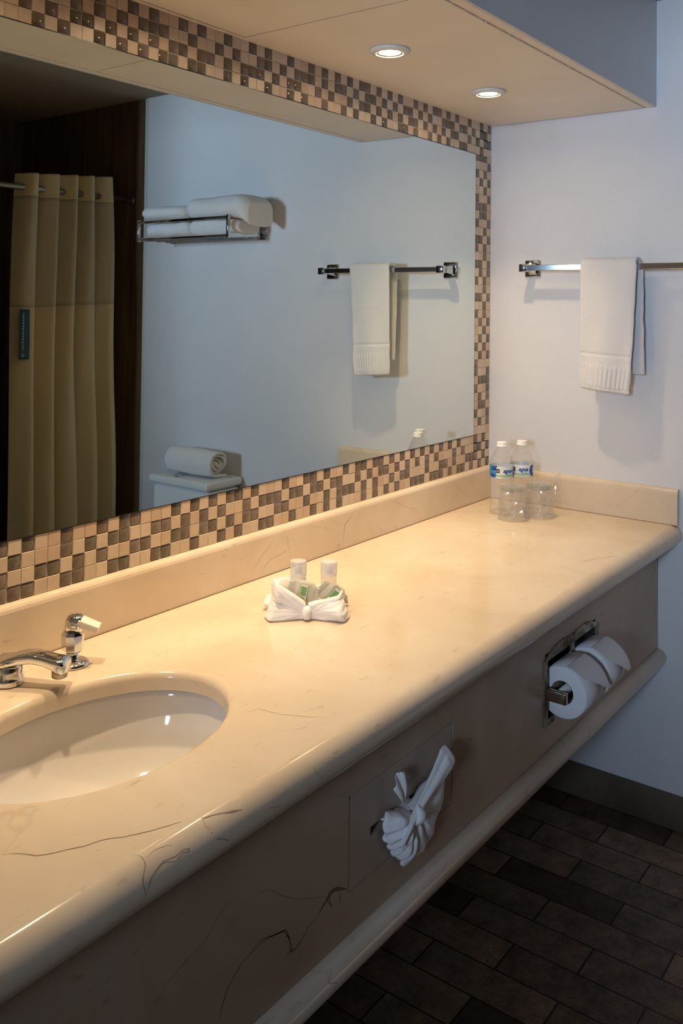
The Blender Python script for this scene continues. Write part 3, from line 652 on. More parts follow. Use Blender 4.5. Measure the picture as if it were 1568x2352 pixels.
def handle(x, y, rz):
    M = Matrix.Translation((x, y, 0.86)) @ Matrix.Rotation(rz, 4, 'Z')
    mb = MB()
    mb.lathe([(0.0, 0.0), (0.0275, 0.0), (0.0285, 0.002), (0.0275, 0.005), (0.022, 0.008), (0.012, 0.010), (0.0095, 0.014), (0.009, 0.024), (0.0, 0.024)], 40, 0, M)
    e = mb.build('handle_base', CHROME, t)
    mb = MB()
    # faceted body
    vs = []; rings = [(0.022, 0.0135), (0.026, 0.0175), (0.052, 0.0185), (0.057, 0.0165), (0.058, 0.010)]
    for z, r0 in rings:
        for k in range(8):
            q = 2 * math.pi * (k + 0.5) / 8; vs.append(M @ Vector((r0 * 1.04 * math.cos(q), r0 * 1.04 * math.sin(q), z)))
    fs = [(i * 8 + k, i * 8 + (k + 1) % 8, (i + 1) * 8 + (k + 1) % 8, (i + 1) * 8 + k) for i in range(len(rings) - 1) for k in range(8)] + [list(range(8))[::-1], [32 + k for k in range(8)]]
    mb.add(vs, fs, 0, False); mb.build('handle_body', CHROME, t)
    mb = MB()
    def hx(s0, z0_, s1, z1_, w0, h0, w1, h1, mi):
        dd = Vector((s1 - s0, 0, z1_ - z0_)).normalized(); up = Vector((-dd.z, 0, dd.x))
        loft(mb, [(M @ Vector((s0, 0, z0_)), M.to_3x3() @ Vector((0, w0, 0)), M.to_3x3() @ (up * h0)), (M @ Vector((s1, 0, z1_)), M.to_3x3() @ Vector((0, w1, 0)), M.to_3x3() @ (up * h1))], mi, 24, 5)
    loft(mb, [(M @ Vector((-0.012, 0, 0.066)), M.to_3x3() @ Vector((0, 0.008, 0)), Vector((0, 0, 0.009))), (M @ Vector((-0.007, 0, 0.071)), M.to_3x3() @ Vector((0, 0.0145, 0)), Vector((0, 0, 0.0145))),
              (M @ Vector((0.010, 0, 0.071)), M.to_3x3() @ Vector((0, 0.0155, 0)), Vector((0, 0, 0.0145))), (M @ Vector((0.016, 0, 0.070)), M.to_3x3() @ Vector((0, 0.0150, 0)), Vector((0, 0, 0.013)))], 0, 24, 3)
    mb.build('handle_cap', CHROME, t)
    mb = MB(); hx(0.010, 0.074, 0.044, 0.061, 0.0155, 0.0075, 0.0125, 0.0065, 0)
    for f in range(len(mb.sm)): mb.sm[f] = False
    mb.build('handle_lever', simple('ivory_lever', (0.86, 0.80, 0.70), 0.25), t)
handle(HX, HY, HR)
handle(2 * SX - HX, HY, math.pi - HR)

# ------------------------------------------------------------------ recessed lamps
def recessed_lamp(x, y, label):
    t = thing('recessed_lamp', label, 'ceiling light', (x, y, SOF), 'recessed lamps in the soffit')
    M = Matrix.Translation((x, y, SOF))
    mb = MB().lathe([(0.033, -0.001), (0.0455, 0.0), (0.0475, -0.003), (0.0465, -0.0065), (0.041, -0.0095), (0.034, -0.0105), (0.0305, -0.009), (0.0295, -0.004), (0.0295, 0.010)], 56, 0, M)
    mb.build('trim_ring', LAMPWHITE, t)
    mb = MB().lathe([(0.0292, -0.002), (0.0285, -0.0065), (0.0262, -0.0075), (0.0245, -0.0050), (0.0240, -0.0015)], 56, 0, M)
    mb.build('reflector_rim', simple('lamp_reflector', (0.9, 0.85, 0.75), 0.2, 0.6), t)
    MB().lathe([(0.0, -0.0022), (0.012, -0.0022), (0.0238, -0.0024)], 40, 0, M).build('bulb', GLOW, t)
    ld = bpy.data.lights.new('lamp_beam', 'AREA'); ld.shape = 'DISK'; ld.size = 0.046; ld.energy = LAMP_BEAM; ld.color = LAMP_COLOR; ld.spread = R(92)
    lo = bpy.data.objects.new('lamp_beam', ld); COL.objects.link(lo); lo.location = (x, y, SOF - 0.0045); lo.rotation_euler = (R(9), 0, 0); lo.parent = t; lo.matrix_parent_inverse = t.matrix_basis.inverted()
    return t
L0 = recessed_lamp(-0.446, -0.226, 'white round recessed lamp nearer the towel bar wall')
def dup(root, loc, label=None):
    r = root.copy(); COL.objects.link(r); r.location = loc
    if label: r['label'] = label
    for ch in list(root.children):
        c = ch.copy(); COL.objects.link(c); c.parent = r; c.matrix_parent_inverse = ch.matrix_parent_inverse
        for g in ch.children:
            d_ = g.copy(); COL.objects.link(d_); d_.parent = c
    return r
dup(L0, (-0.935, -0.229, SOF), 'white round recessed lamp above the middle of the countertop')
dup(L0, (-1.432, -0.226, SOF), 'recessed lamp shown only as a glint in the mosaic above the mirror')
dup(L0, (-1.90, -0.226, SOF), 'recessed lamp above the sink and faucet')

# ------------------------------------------------------------------ towel bar
t = thing('towel_bar', 'chrome square towel bar mounted on the pale wall', 'towel bar', (0, -0.40, 1.597))
BZ, BX = 1.597, -0.066
MB().bev((BX - 0.0065, -0.668, BZ - 0.0085), (BX + 0.0065, -0.146, BZ + 0.0085), 0.0012, 1, smooth=False).build('bar', CHROME, t)
for yy in (-0.155, -0.655):
    mb = MB()
    mb.bev((-0.007, yy - 0.0265, BZ - 0.0275), (0.0, yy + 0.0265, BZ + 0.0275), 0.006, 3)
    loft(mb, [(Vector((-0.006, yy, BZ)), Vector((0, 0.020, 0)), Vector((0, 0, 0.020))), (Vector((-0.016, yy, BZ)), Vector((0, 0.014, 0)), Vector((0, 0, 0.014))), (Vector((-0.040, yy, BZ)), Vector((0, 0.0105, 0)), Vector((0, 0, 0.0110))), (Vector((-0.058, yy, BZ)), Vector((0, 0.0105, 0)), Vector((0, 0, 0.0115)))], 0, 24, 6)
    mb.bev((BX - 0.0105, yy - 0.0135, BZ - 0.0125), (BX + 0.0105, yy + 0.0135, BZ + 0.0125), 0.002, 2)
    mb.build('mount_post', CHROME, t)

# ------------------------------------------------------------------ hand towel on the bar
t = thing('hand_towel', 'white terry hand towel folded over the towel bar, ribbed border at its lower end', 'towel', (-0.07, -0.43, 1.24))
def towel_layer(ya0, yb0, ya1, yb1, xf, ztop, zbot, ph, seed, front=True):
    """one hanging thickness: from the bar down; returns fn(u across, v down)"""
    def fn(u, v):
        z = ztop + (zbot(u) - ztop) * v
        y = (ya0 + (ya1 - ya0) * v) + ((yb0 + (yb1 - yb0) * v) - (ya0 + (ya1 - ya0) * v)) * u
        y += 0.0015 * noise.noise(Vector((v * 9, seed, u)))
        x = xf + 0.0045 * math.sin(u * 7 + ph + v * 1.2) * min(1, v * 2 + .1) + 0.004 * noise.noise(Vector((u * 3, v * 3, seed)))
        if front and 0.795 < v < 0.975 :
            k = min(1, (v - 0.795) / 0.02, (0.975 - v) / 0.01)
            x += -0.0034 * k * abs(math.sin(u * math.pi * 12 + 0.5 * math.sin(v * 14))) + 0.001 * k
        if front and abs(v - 0.718) < 0.009: x += 0.0022
        e = min(u, 1 - u) * 0.16
        if e < 0.006: x += 0.0025 * (1 - e / 0.006) ** 2
        return (x, y, z)
    return fn
# outer fold: goes over the bar as one sheet
def over(u, v):
    ya, yb = (-0.349, -0.512)
    L_ = [(-0.094, None)]
    # v 0..0.56 front, 0.56..0.62 over the bar, 0.62..1 back
    if v < 0.56:
        k = 1 - v / 0.56
        return towel_layer(ya, yb, -0.347, -0.492, -0.0865, 1.606, lambda q: 1.240 - 0.012 * q, 0.5, 1.0)(u, k)
    if v < 0.64:
        q = (v - 0.56) / 0.08 * math.pi
        return (-0.0655 - 0.021 * math.cos(q), ya + (yb - ya) * u, 1.606 + 0.0125 * math.sin(q))
    k = (v - 0.64) / 0.36
    return towel_layer(ya + 0.006, yb - 0.004, ya, yb - 0.012, -0.0445, 1.606, lambda q: 1.285, 2.2, 5.0, False)(u, k)
mb = MB(); mb.grid(over, 97, 150)
mb.build('towel_body', TERRY, t, solid=0.0115, offset=0.0, sub=1)
mb = MB(); mb.grid(towel_layer(-0.355, -0.500, -0.353, -0.484, -0.0775, 1.575, lambda q: 1.236 - 0.010 * q, 1.4, 3.0, False), 31, 60)
mb.build('inner_fold', TERRY, t, solid=0.006)

# ------------------------------------------------------------------ towel rack
t = thing('towel_rack', 'chrome towel shelf rack on the pale wall above the toilet', 'rack', (0, -1.25, 1.74))
Ya, Yb = -1.003, -1.512
mb = MB()
mb.bev((-0.206, Yb - 0.004, 1.795), (-0.196, Ya + 0.004, 1.807), 0.002, 2); mb.build('upper_rail', CHROME, t)
mb = MB(); mb.bev((-0.206, Yb - 0.004, 1.727), (-0.196, Ya + 0.004, 1.736), 0.002, 2); mb.build('lower_rail', CHROME, t)
for xx in (-0.15, -0.10, -0.05):
    MB().bev((xx - 0.004, Yb, 1.727), (xx + 0.004, Ya, 1.735), 0.002, 2).build('shelf_rail', CHROME, t)
for yy in (Ya, Yb):
    mb = MB()
    mb.bev((-0.207, yy - 0.006, 1.722), (-0.193, yy + 0.006, 1.812), 0.003, 2)
    mb.prism([(-0.20, 1.724), (-0.03, 1.738), (-0.0, 1.732), (-0.0, 1.758), (-0.03, 1.758), (-0.20, 1.738)], yy - 0.003, yy + 0.003, 'Y')
    mb.bev((-0.010, yy - 0.022, 1.726), (0.0, yy + 0.022, 1.772), 0.005, 2)
    mb.build('end_bracket', CHROME, t)
def folded_towel(lo, hi, seed, label, droop=0.0):
    """folded terry towel: rounded-fold block"""
    x0, y0, z0 = lo; x1, y1, z1 = hi
    bm = bmesh.new(); bmesh.ops.create_cube(bm, size=1.0)
    bmesh.ops.subdivide_edges(bm, edges=bm.edges[:], cuts=11, use_grid_fill=True)
    c = Vector([(a + b_) / 2 for a, b_ in zip(lo, hi)]); hx_, hy_, hz_ = [(b_ - a) / 2 for a, b_ in zip(lo, hi)]
    for v in bm.verts:
        p = v.co * 2
        r = math.hypot(p.x, p.z); mx = max(abs(p.x), abs(p.z))
        k = 0.0
        if mx > 1e-6:
            # superellipse in xz (fold in front), softened ends in y
            n4 = (abs(p.x) ** 5 + abs(p.z) ** 5) ** 0.2; s1 = mx / n4
            n2 = r; s2 = mx / n2 if n2 else 1
            k = s1 * 0.4 + s2 * 0.6
        ye = max(0, (abs(p.y) - 0.8) / 0.2); sh = 1 - 0.22 * ye ** 2
        q = Vector((p.x * (k or 1) * hx_ * sh, p.y * hy_, p.z * (k or 1) * hz_ * sh))
        q += Vector((noise.noise(q * 18 + Vector((seed, 0, 0))), 0.6 * noise.noise(q * 16 + Vector((0, seed, 0))), noise.noise(q * 15 + Vector((0, 0, seed))))) * 0.006
        if droop and p.y > 0.55: q.z -= droop * ((p.y - 0.55) / 0.45) ** 2 * (1 if p.z < 0 else 0.45)
        v.co = c + q
    mb = MB().bm(bm)
    o = mb.build('folded_towel', TERRY, sub=1)
    return tag(o, label, 'towel', 'white towels stacked on the chrome rack')
folded_towel((-0.185, -1.505, 1.737), (-0.025, -1.250, 1.805), 1, 'lower white folded towel on the chrome rack, at the brown stone end')
folded_towel((-0.185, -1.248, 1.737), (-0.025, -0.985, 1.805), 2, 'lower white folded towel on the chrome rack, at the bracket end away from the curtain')
folded_towel((-0.215, -1.500, 1.806), (-0.020, -1.243, 1.868), 3, 'upper white folded towel on the chrome rack, at the brown stone end')
folded_towel((-0.212, -1.241, 1.802), (-0.018, -0.915, 1.892), 4, 'bulky upper white towel on the rack, its end drooping past the bracket', 0.05)

# ------------------------------------------------------------------ toilet
t = thing('toilet', 'white porcelain toilet whose tank stands against the pale wall, seen in the mirror', 'toilet', (-0.3, -1.25, 0))
ty0, ty1 = -1.425, -1.092; tc = (ty0 + ty1) / 2
mb = MB().bev((-0.192, ty0 + 0.008, 0.40), (-0.008, ty1 - 0.008, 0.752), 0.02, 4); mb.build('tank', PORC_T, t)
mb = MB().bev((-0.206, ty0, 0.7545), (-0.004, ty1, 0.789), 0.012, 4); lid = mb.build('tank_lid', PORC_T, t)
MB().lathe([(0, 0.006), (0.012, 0.0055), (0.017, 0.003), (0.019, 0.0)], 32, 0, Matrix.Translation((-0.165, tc - 0.03, 0.788))).build('flush_button', CHROME, lid)
mb = MB(); secs = []
for z, hx_, hy_, cx_ in ((0.0, 0.20, 0.105, -0.34), (0.03, 0.20, 0.105, -0.34), (0.16, 0.17, 0.10, -0.34), (0.28, 0.20, 0.135, -0.37), (0.36, 0.235, 0.17, -0.40), (0.395, 0.245, 0.18, -0.405), (0.40, 0.24, 0.175, -0.405)):
    secs.append((Vector((cx_, tc, z)), Vector((hx_, 0, 0)), Vector((0, hy_, 0))))
loft(mb, secs, 0, 40, 2.3); mb.build('bowl', PORC_T, t)
mb = MB(); loft(mb, [(Vector((-0.41, tc, z)), Vector((h * 1.33, 0, 0)), Vector((0, h, 0))) for z, h in ((0.402, 0.175), (0.405, 0.182), (0.425, 0.182), (0.435, 0.170))], 0, 40, 2.3); mb.build('seat_lid', PORC_T, t)
# rolled bath towel on the tank lid
def spiral(r0, turns, thick, cx, cz, tail):
    pts = []
    n_ = int(turns * 40)
    for i in range(n_ + 1):
        a = i / 40 * 2 * math.pi; r = 0.006 + (r0 - 0.006) * (i / n_)
        pts.append((cx + r * 1.06 * math.cos(a + 2.2), cz + r * math.sin(a + 2.2)))
    return pts
t2 = MB(); rp = spiral(0.036, 3.25, 0.01, 0, 0, True)
# finish so that the loose end lies flat under the roll
ex, ez = rp[-1]
a_end = math.atan2(ez, ex)
for k in range(1, 30):
    a = a_end + k / 40 * 2 * math.pi
    if math.sin(a) < -0.995 and math.cos(a) > -0.1: break
    rp.append((0.0385 * 1.06 * math.cos(a), 0.037 * math.sin(a)))
for k in range(1, 9): rp.append((0.004 + k * 0.006, -0.0385 - 0.0006 * k))
rc = Vector((-0.112, 0, 0.8478)); rp = [(a_ * 1.28, c_ * 1.28) for a_, c_ in rp]
def roll_fn(u, v):
    i = u * (len(rp) - 1); i0 = int(min(i, len(rp) - 2)); f_ = i - i0
    px_ = rp[i0][0] * (1 - f_) + rp[i0 + 1][0] * f_; pz_ = rp[i0][1] * (1 - f_) + rp[i0 + 1][1] * f_
    y = -1.372 + 0.245 * v
    w_ = 0.004 * noise.noise(Vector((u * 6, v * 2.5, 4)))
    yy = y + (0.010 * math.sin(u * 17) + 0.004 * math.sin(u * 43)) * (1 if v > 0.5 else -1) * abs(v - 0.5) * 2
    sc_ = 1 + 0.07 * math.sin(v * 3.1) + w_ * 4
    return (rc.x + px_ * sc_, yy, rc.z + pz_ * sc_ + 0.0)
t2.grid(roll_fn, 190, 26)
o = t2.build('rolled_towel', TERRY, solid=0.010)
tag(o, 'white terry towel rolled up on the toilet tank lid', 'towel')

# ------------------------------------------------------------------ shower curtain
CY = -1.80
rod = thing('curtain_rod', 'metal shower curtain rod fixed to the brown stone wall', 'curtain rod', (0.0, CY, 1.93))
MB().tube([(-1.05, CY, 1.93), (-0.5, CY, 1.93), (0.004, CY, 1.93)], 0.0125, 20).build('tube', BRASS, rod)
for x, s_ in ((0.004, -1), (-1.05, 1)):
    mb = MB(); mb.lathe([(0.0, 0.0), (0.02, 0.0), (0.02, 0.004), (0.0135, 0.010), (0.0, 0.010)], 32, 0, Matrix.Translation((x, CY, 1.93)) @ Matrix.Rotation(R(90) * s_, 4, 'Y'))
    mb.build('wall_flange', BRASS, rod)
t = thing('shower_curtain', 'long cream shower curtain bunched in pleats on its rod beside the brown stone wall', 'curtain', (-0.33, CY, 0.1))
def curt(z):
    def top_z(x): return 2.002 + 0.06 * (x + 0.33)
    def fn_pt(u, z_):
        k = (2.0 - z_) / 1.9
        xl = -0.552 - 0.012 * math.sin(k * 5) - 0.02 * k; xr = -0.098 + 0.006 * math.sin(k * 12) + 0.07 * k
        ph = u * 2 * math.pi * 5.0 - 1.0 + 0.25 * math.sin(k * 3)
        amp = 0.040 + 0.010 * k
        x = xl + (xr - xl) * u + 0.010 * math.sin(ph - 0.9)
        y = CY + amp * math.sin(ph) + 0.006 * math.sin(ph * 2.3 + k * 6)
        return (x, y, z_)
    return fn_pt
fp = curt(0)
def strip(z0, z1, nz):
    def fn(u, v):
        z = z0(u) + (z1(u) - z0(u)) * v
        return fp(u, z)
    return MB().grid(fn, 241, nz)
slant = lambda a, b_: (lambda u: a + b_ * (u - 0.5))
strip(slant(1.900, 0.012), slant(2.003, 0.035), 14).build('header', CURT_H, t, solid=0.0016)
strip(slant(1.462, 0.02), slant(1.8995, 0.012), 20).build('sheer_panel', CURT_V, t, solid=0.0008)
strip(slant(0.12, 0.0), slant(1.4615, 0.02), 60).build('curtain_body', CURT, t, solid=0.0012)
mb = MB(); nx_, ny_ = 5, 12
def tagf(u, v):
    p = fp(0.004 + 0.03 * u, 1.246 + 0.196 * v); return (p[0] - 0.006 + 0.026 * u, -1.752 + 0.002 * math.sin(v * 5), p[2])
tg = MB().grid(tagf, 6, 14); lab = tg.build('brand_label', TEAL, t, solid=0.0012)
mb = MB(); rr_ = random.Random(5)
z = 1.425
while z > 1.285:
    h_ = rr_.uniform(0.004, 0.008)
    p = fp(0.015, z); mb.box((p[0] + 0.000, -1.7490, z - h_), (p[0] + 0.005, -1.7484, z)); z -= h_ + 0.004
mb.lathe([(0.0035, 0), (0.006, 0)], 20, 0, Matrix.Translation((fp(0.015, 1.262)[0] + 0.003, -1.7485, 1.262)) @ Matrix.Rotation(R(90), 4, 'X'))
mb.build('label_print', TEALTXT, lab)
for k in range(4):
    x = -0.508 + 0.093 * k
    MB().lathe([(0.015, -0.002), (0.022, -0.002), (0.023, 0.0), (0.022, 0.002), (0.015, 0.002)], 28, 0, Matrix.Translation((x, CY + 0.012, 1.935)) @ Matrix.Rotation(R(75), 4, 'Y')).build('grommet', BRASS, t)

# ------------------------------------------------------------------ bottled water
def bent(mb, text, size, cx, z, r, ang, mi, shear=0.0, offset=0.0, ysc=1.0, up=0):
    v, f = text_verts(text, size, shear=shear, offset=offset)
    out = []
    for (x, y, _) in v:
        a = ang + x / r; out.append((cx[0] + r * math.cos(a), cx[1] + r * math.sin(a), z + y * ysc))
    mb.add(out, f, mi)
def patch(mb, cx, r, a0, a1, z0, z1, mi, n_=20, wav=None):
    def fn(u, v):
        a = a0 + (a1 - a0) * u
        if wav: a += wav(v)
        return (cx[0] + r * math.cos(a), cx[1] + r * math.sin(a), z0 + (z1 - z0) * v)
    mb.grid(fn, n_, 9, mi)
def bottle(x, y, ang, label):
    t = thing('water_bottle', label, 'bottle', (x, y, 0.86), 'bottled water in the corner of the countertop')
    M = Matrix.Translation((x, y, 0.86))
    prof = [(0.0, 0.004), (0.018, 0.003), (0.028, 0.0015), (0.033, 0.006), (0.0345, 0.014)]
    for k in range(9):
        z = 0.020 + 0.0105 * k; prof += [(0.0350, z), (0.0338, z + 0.005)]
    prof += [(0.0350, 0.112), (0.0350, 0.146), (0.0345, 0.152), (0.0325, 0.160), (0.0280, 0.173), (0.0215, 0.186), (0.0155, 0.194), (0.0125, 0.1975), (0.0118, 0.200)]
    MB().lathe(prof, 64, 0, M).build('bottle_body', PET, t)
    MB().lathe([(0.0, 0.2135), (0.0135, 0.2135), (0.0148, 0.2125), (0.0152, 0.2100), (0.0150, 0.2025), (0.0165, 0.2015), (0.0165, 0.2000), (0.0120, 0.1995)], 48, 0, M).build('cap', WHITEP, t)
    lb = MB(); r = 0.03535; c = (x, y); z0, z1 = 0.970, 1.005
    patch(lb, c, r, 0, 2 * math.pi, z0, z1, 0, 64)
    # facing direction ang is the middle of the printed face
    patch(lb, c, r + 0.0002, ang - 1.75, ang - 0.62, z0 + 0.0012, z1, 1, 14, lambda v: 0.10 * math.sin(v * math.pi * 2))
    patch(lb, c, r + 0.0003, ang - 1.15, ang - 0.60, z0 + 0.0012, z0 + 0.013, 2, 10, lambda v: -0.16 * (v - 0.5) ** 2 * 4)
    patch(lb, c, r + 0.0003, ang - 1.10, ang - 0.62, z0 + 0.022, z1, 2, 10, lambda v: 0.16 * v)
    patch(lb, c, r + 0.0002, ang - 0.58, ang + 1.0, z0 + 0.0055, z0 + 0.0100, 3, 16)
    patch(lb, c, r + 0.0003, ang - 0.60, ang - 0.24, z0 + 0.0155, z0 + 0.0275, 4, 6)
    patch(lb, c, r + 0.0003, ang + 1.15, ang + 1.5, z0 + 0.002, z1 - 0.001, 2, 8, lambda v: -0.15 * math.sin(v * math.pi))
    bent(lb, 'H', 0.0105, c, z0 + 0.0178, r + 0.0006, ang - 0.42, 0)
    bent(lb, 'agua', 0.0160, c, z0 + 0.0175, r + 0.0005, ang + 0.44, 2, 0.3, 0.0005)
    patch(lb, c, r + 0.0003, ang + 0.30, ang + 0.80, z0 + 0.0112, z0 + 0.0126, 1, 8)
    patch(lb, c, r + 0.0003, ang - 0.10, ang + 0.60, z0 + 0.0022, z0 + 0.0036, 3, 8)
    lb.build('label', [LBL_W, LBL_B, LBL_B2, LBL_G, LBL_K], t)
    return t
CA = math.atan2(-1.3858 + 0.17, -2.6461 + 0.17)      # direction from the corner to where one stands
bottle(-0.203, -0.152, CA + 0.09, 'water bottle against the mosaic corner, blue patch showing on its label')
bottle(-0.138, -0.186, CA - 0.33, 'water bottle behind the two glasses, farther from the mirror')

# ------------------------------------------------------------------ wrapped glasses
def tumbler(x, y, seed, label, wlabel):
    t = thing('drinking_glass', label, 'glass', (x, y, 0.86), 'upside-down glasses in clear wrap')
    M = Matrix.Translation((x, y, 0.861))
    MB().lathe([(0.0395, 0.0), (0.0398, 0.001), (0.0385, 0.020), (0.0365, 0.055), (0.0350, 0.083)], 64, 0, M).build('glass_wall', GLASS, t)
    MB().lathe([(0.0350, 0.083), (0.0347, 0.0925), (0.0335, 0.0935), (0.0, 0.0915), (0.0, 0.084), (0.030, 0.0835), (0.033, 0.081)], 64, 0, M).build('thick_base', GLASS_B, t)
    w_ = MB()
    def fn(u, v):
        a = u * 2 * math.pi; z = v * 0.104
        r = 0.0425 - 0.006 * v
        if v > 0.9: r *= max(0.0, 1 - ((v - 0.9) / 0.1) ** 2) ** 0.5
        q = Vector((math.cos(a) * 2.3, math.sin(a) * 2.3, v * 4 + seed))
        r += 0.0040 * abs(noise.noise(q * 1.3)) + 0.0030 * noise.noise(q * 3.3) + 0.0016 * random.uniform(-1, 1)
        rr2 = max(r, 0.0)
        return (x + rr2 * math.cos(a), y + rr2 * math.sin(a), 0.8615 + min(z, 0.098) + 0.003 * noise.noise(q * 2))
    w_.grid(fn, 40, 20, closed_u=True, smooth=False)
    # pinched ear of the bag
    ea = seed
    def ear(u, v):
        a = ea + (u - 0.5) * 0.9
        r = 0.038 + v * 0.034
        z = 0.93 + (u - 0.5) * 0.05 * (1 + v) + 0.012 * v + 0.006 * noise.noise(Vector((u * 5, v * 5, seed))) + 0.002 * random.uniform(-1, 1)
        return (x + r * math.cos(ea) + 0.006 * noise.noise(Vector((u * 4, v * 3, 2))), y + r * math.sin(ea) + 0.012 * (u - .5), z)
    w_.grid(ear, 12, 9, smooth=False)
    o = w_.build('plastic_wrap', WRAP)
    tag(o, wlabel, 'plastic wrap', 'clear crinkled wraps over the glasses')
tumbler(-0.246, -0.210, 2.6, 'upside-down glass nearer the mirror, standing before the bottles', 'crinkled clear wrap over the glass nearer the mirror')
tumbler(-0.168, -0.256, -0.75, 'upside-down glass farther from the mirror, beside the other glass', 'crinkled clear wrap over the glass farther from the mirror')

# ------------------------------------------------------------------ washcloth bow with toiletries
BC = Vector((-1.262, -0.268, 0.86))          # the knot, on the countertop
bx = Vector((0.63, -0.776, 0)); by = Vector((0.776, 0.63, 0)); bz = Vector((0, 0, 1))     # along the bow, away from the viewer, up
def W(a, b_, c): return tuple(BC + bx * a + by * b_ + bz * c)
t = thing('washcloth', 'white washcloth folded into a bow that holds small toiletries on the countertop', 'washcloth', tuple(BC))
def smooth(a): return a * a * (3 - 2 * a)
def wing(sgn, H0, H1, Lb, Lt, seed, hollow, puff):
    """one wing of the bow: cloth gathered at the knot, flared hem in front, rolled rim, falling back inside"""
    def fn(u, v):
        g = smooth(min(1.0, u * 1.08)); top = H0 + (H1 - H0) * u ** 0.8
        if v < 0.62:
            k = v / 0.62; c = 0.003 + (top - 0.003) * k
            Lk = Lb + (Lt - Lb) * k ** 0.7
            b_ = -0.006 - 0.016 * g * (1 - k) ** 1.6 - puff * g * math.sin(math.pi * k) ** 0.8
            b_ += hollow * g * math.exp(-((k - 0.52) / 0.22) ** 2) * math.exp(-((u - 0.62) / 0.32) ** 2)
            phi = math.atan2(c - 0.014, max(0.004, Lk * u)); b_ += 0.0016 * u * math.sin(phi * 15 + seed) + 0.0009 * u * math.sin(phi * 41 + seed)
        elif v < 0.78:
            q = (v - 0.62) / 0.16 * math.pi; Lk = Lt
            b_ = -0.006 + 0.006 * (1 - math.cos(q)); c = top + 0.006 * math.sin(q) * (0.5 + u)
        else:
            k = (v - 0.78) / 0.22; Lk = Lt * (1 - 0.12 * k); b_ = 0.006 + 0.016 * k; c = top * (1 - 0.55 * k)
        # towards the outer end the sheet turns back round the side
        e = max(0.0, (u - 0.72) / 0.28); aa = 0.003 + Lk * (u - 0.10 * e * e); b_ += 0.034 * e * e
        w_ = noise.noise(Vector((u * 4 + seed, v * 6, seed)))
        return W(sgn * (aa + 0.003 * w_ * u), b_ + 0.004 * w_ * u + 0.002, max(0.0030, c + 0.0035 * w_ * u * (v > 0.1)))
    return fn
mb = MB(); mb.grid(wing(-1, 0.026, 0.064, 0.088, 0.070, 1.3, 0.018, 0.004), 40, 72)
mb.build('gathered_wing', TERRY_S, t, solid=0.0045, sub=1)
mb = MB(); mb.grid(wing(1, 0.026, 0.037, 0.090, 0.074, 4.1, -0.004, 0.013), 40, 72)
mb.build('gathered_wing', TERRY_S, t, solid=0.0050, sub=1)
def backfold(u, v):
    a = -0.070 + 0.142 * u
    return W(a + 0.004 * math.sin(v * 5), 0.060 + 0.026 * math.sin(u * math.pi) + 0.012 * v + 0.003 * noise.noise(Vector((u * 6, v * 4, 9))), 0.003 + (0.030 + 0.010 * math.sin(u * 9) + 0.014 * (1 - u)) * math.sin(min(1, v * 1.25) * math.pi / 2) * (1 - 0.25 * max(0, v - 0.8)))
MB().grid(backfold, 30, 14).build('back_fold', TERRY_S, t, solid=0.006, sub=1)
mb = MB()
loft(mb, [(Vector(W(-0.010, -0.002, 0.013)), by * 0.004, bz * 0.006), (Vector(W(-0.006, -0.004, 0.014)), by * 0.012, bz * 0.0125), (Vector(W(0.0, -0.005, 0.0145)), by * 0.014, bz * 0.0142),
          (Vector(W(0.007, -0.004, 0.014)), by * 0.012, bz * 0.0125), (Vector(W(0.011, -0.002, 0.013)), by * 0.004, bz * 0.006)], 0, 24, 2.2)
mb.build('knot', TERRY_S, t, sub=1)
def ear(a0, b0, a1, b1, seed):
    def fn(u, v):
        q = (v - 0.5) * 2; a = a0 + (a1 - a0) * u; b_ = b0 + (b1 - b0) * u
        w_ = 0.010 + 0.010 * math.sin(u * math.pi * 0.75)
        return W(a + q * 0.35 * w_, b_ + q * w_, 0.006 + 0.014 * (1 - q * q) * (0.7 + 0.5 * u) + 0.003 * math.sin(u * 8 + v * 7 + seed))
    return fn
mb = MB(); mb.grid(ear(-0.035, 0.050, -0.082, 0.072, 1), 14, 12); mb.build('folded_corner', TERRY_S, t, solid=0.006, sub=1)
mb = MB(); mb.grid(ear(0.040, 0.055, 0.080, 0.068, 3), 14, 12); mb.build('folded_corner', TERRY_S, t, solid=0.006, sub=1)
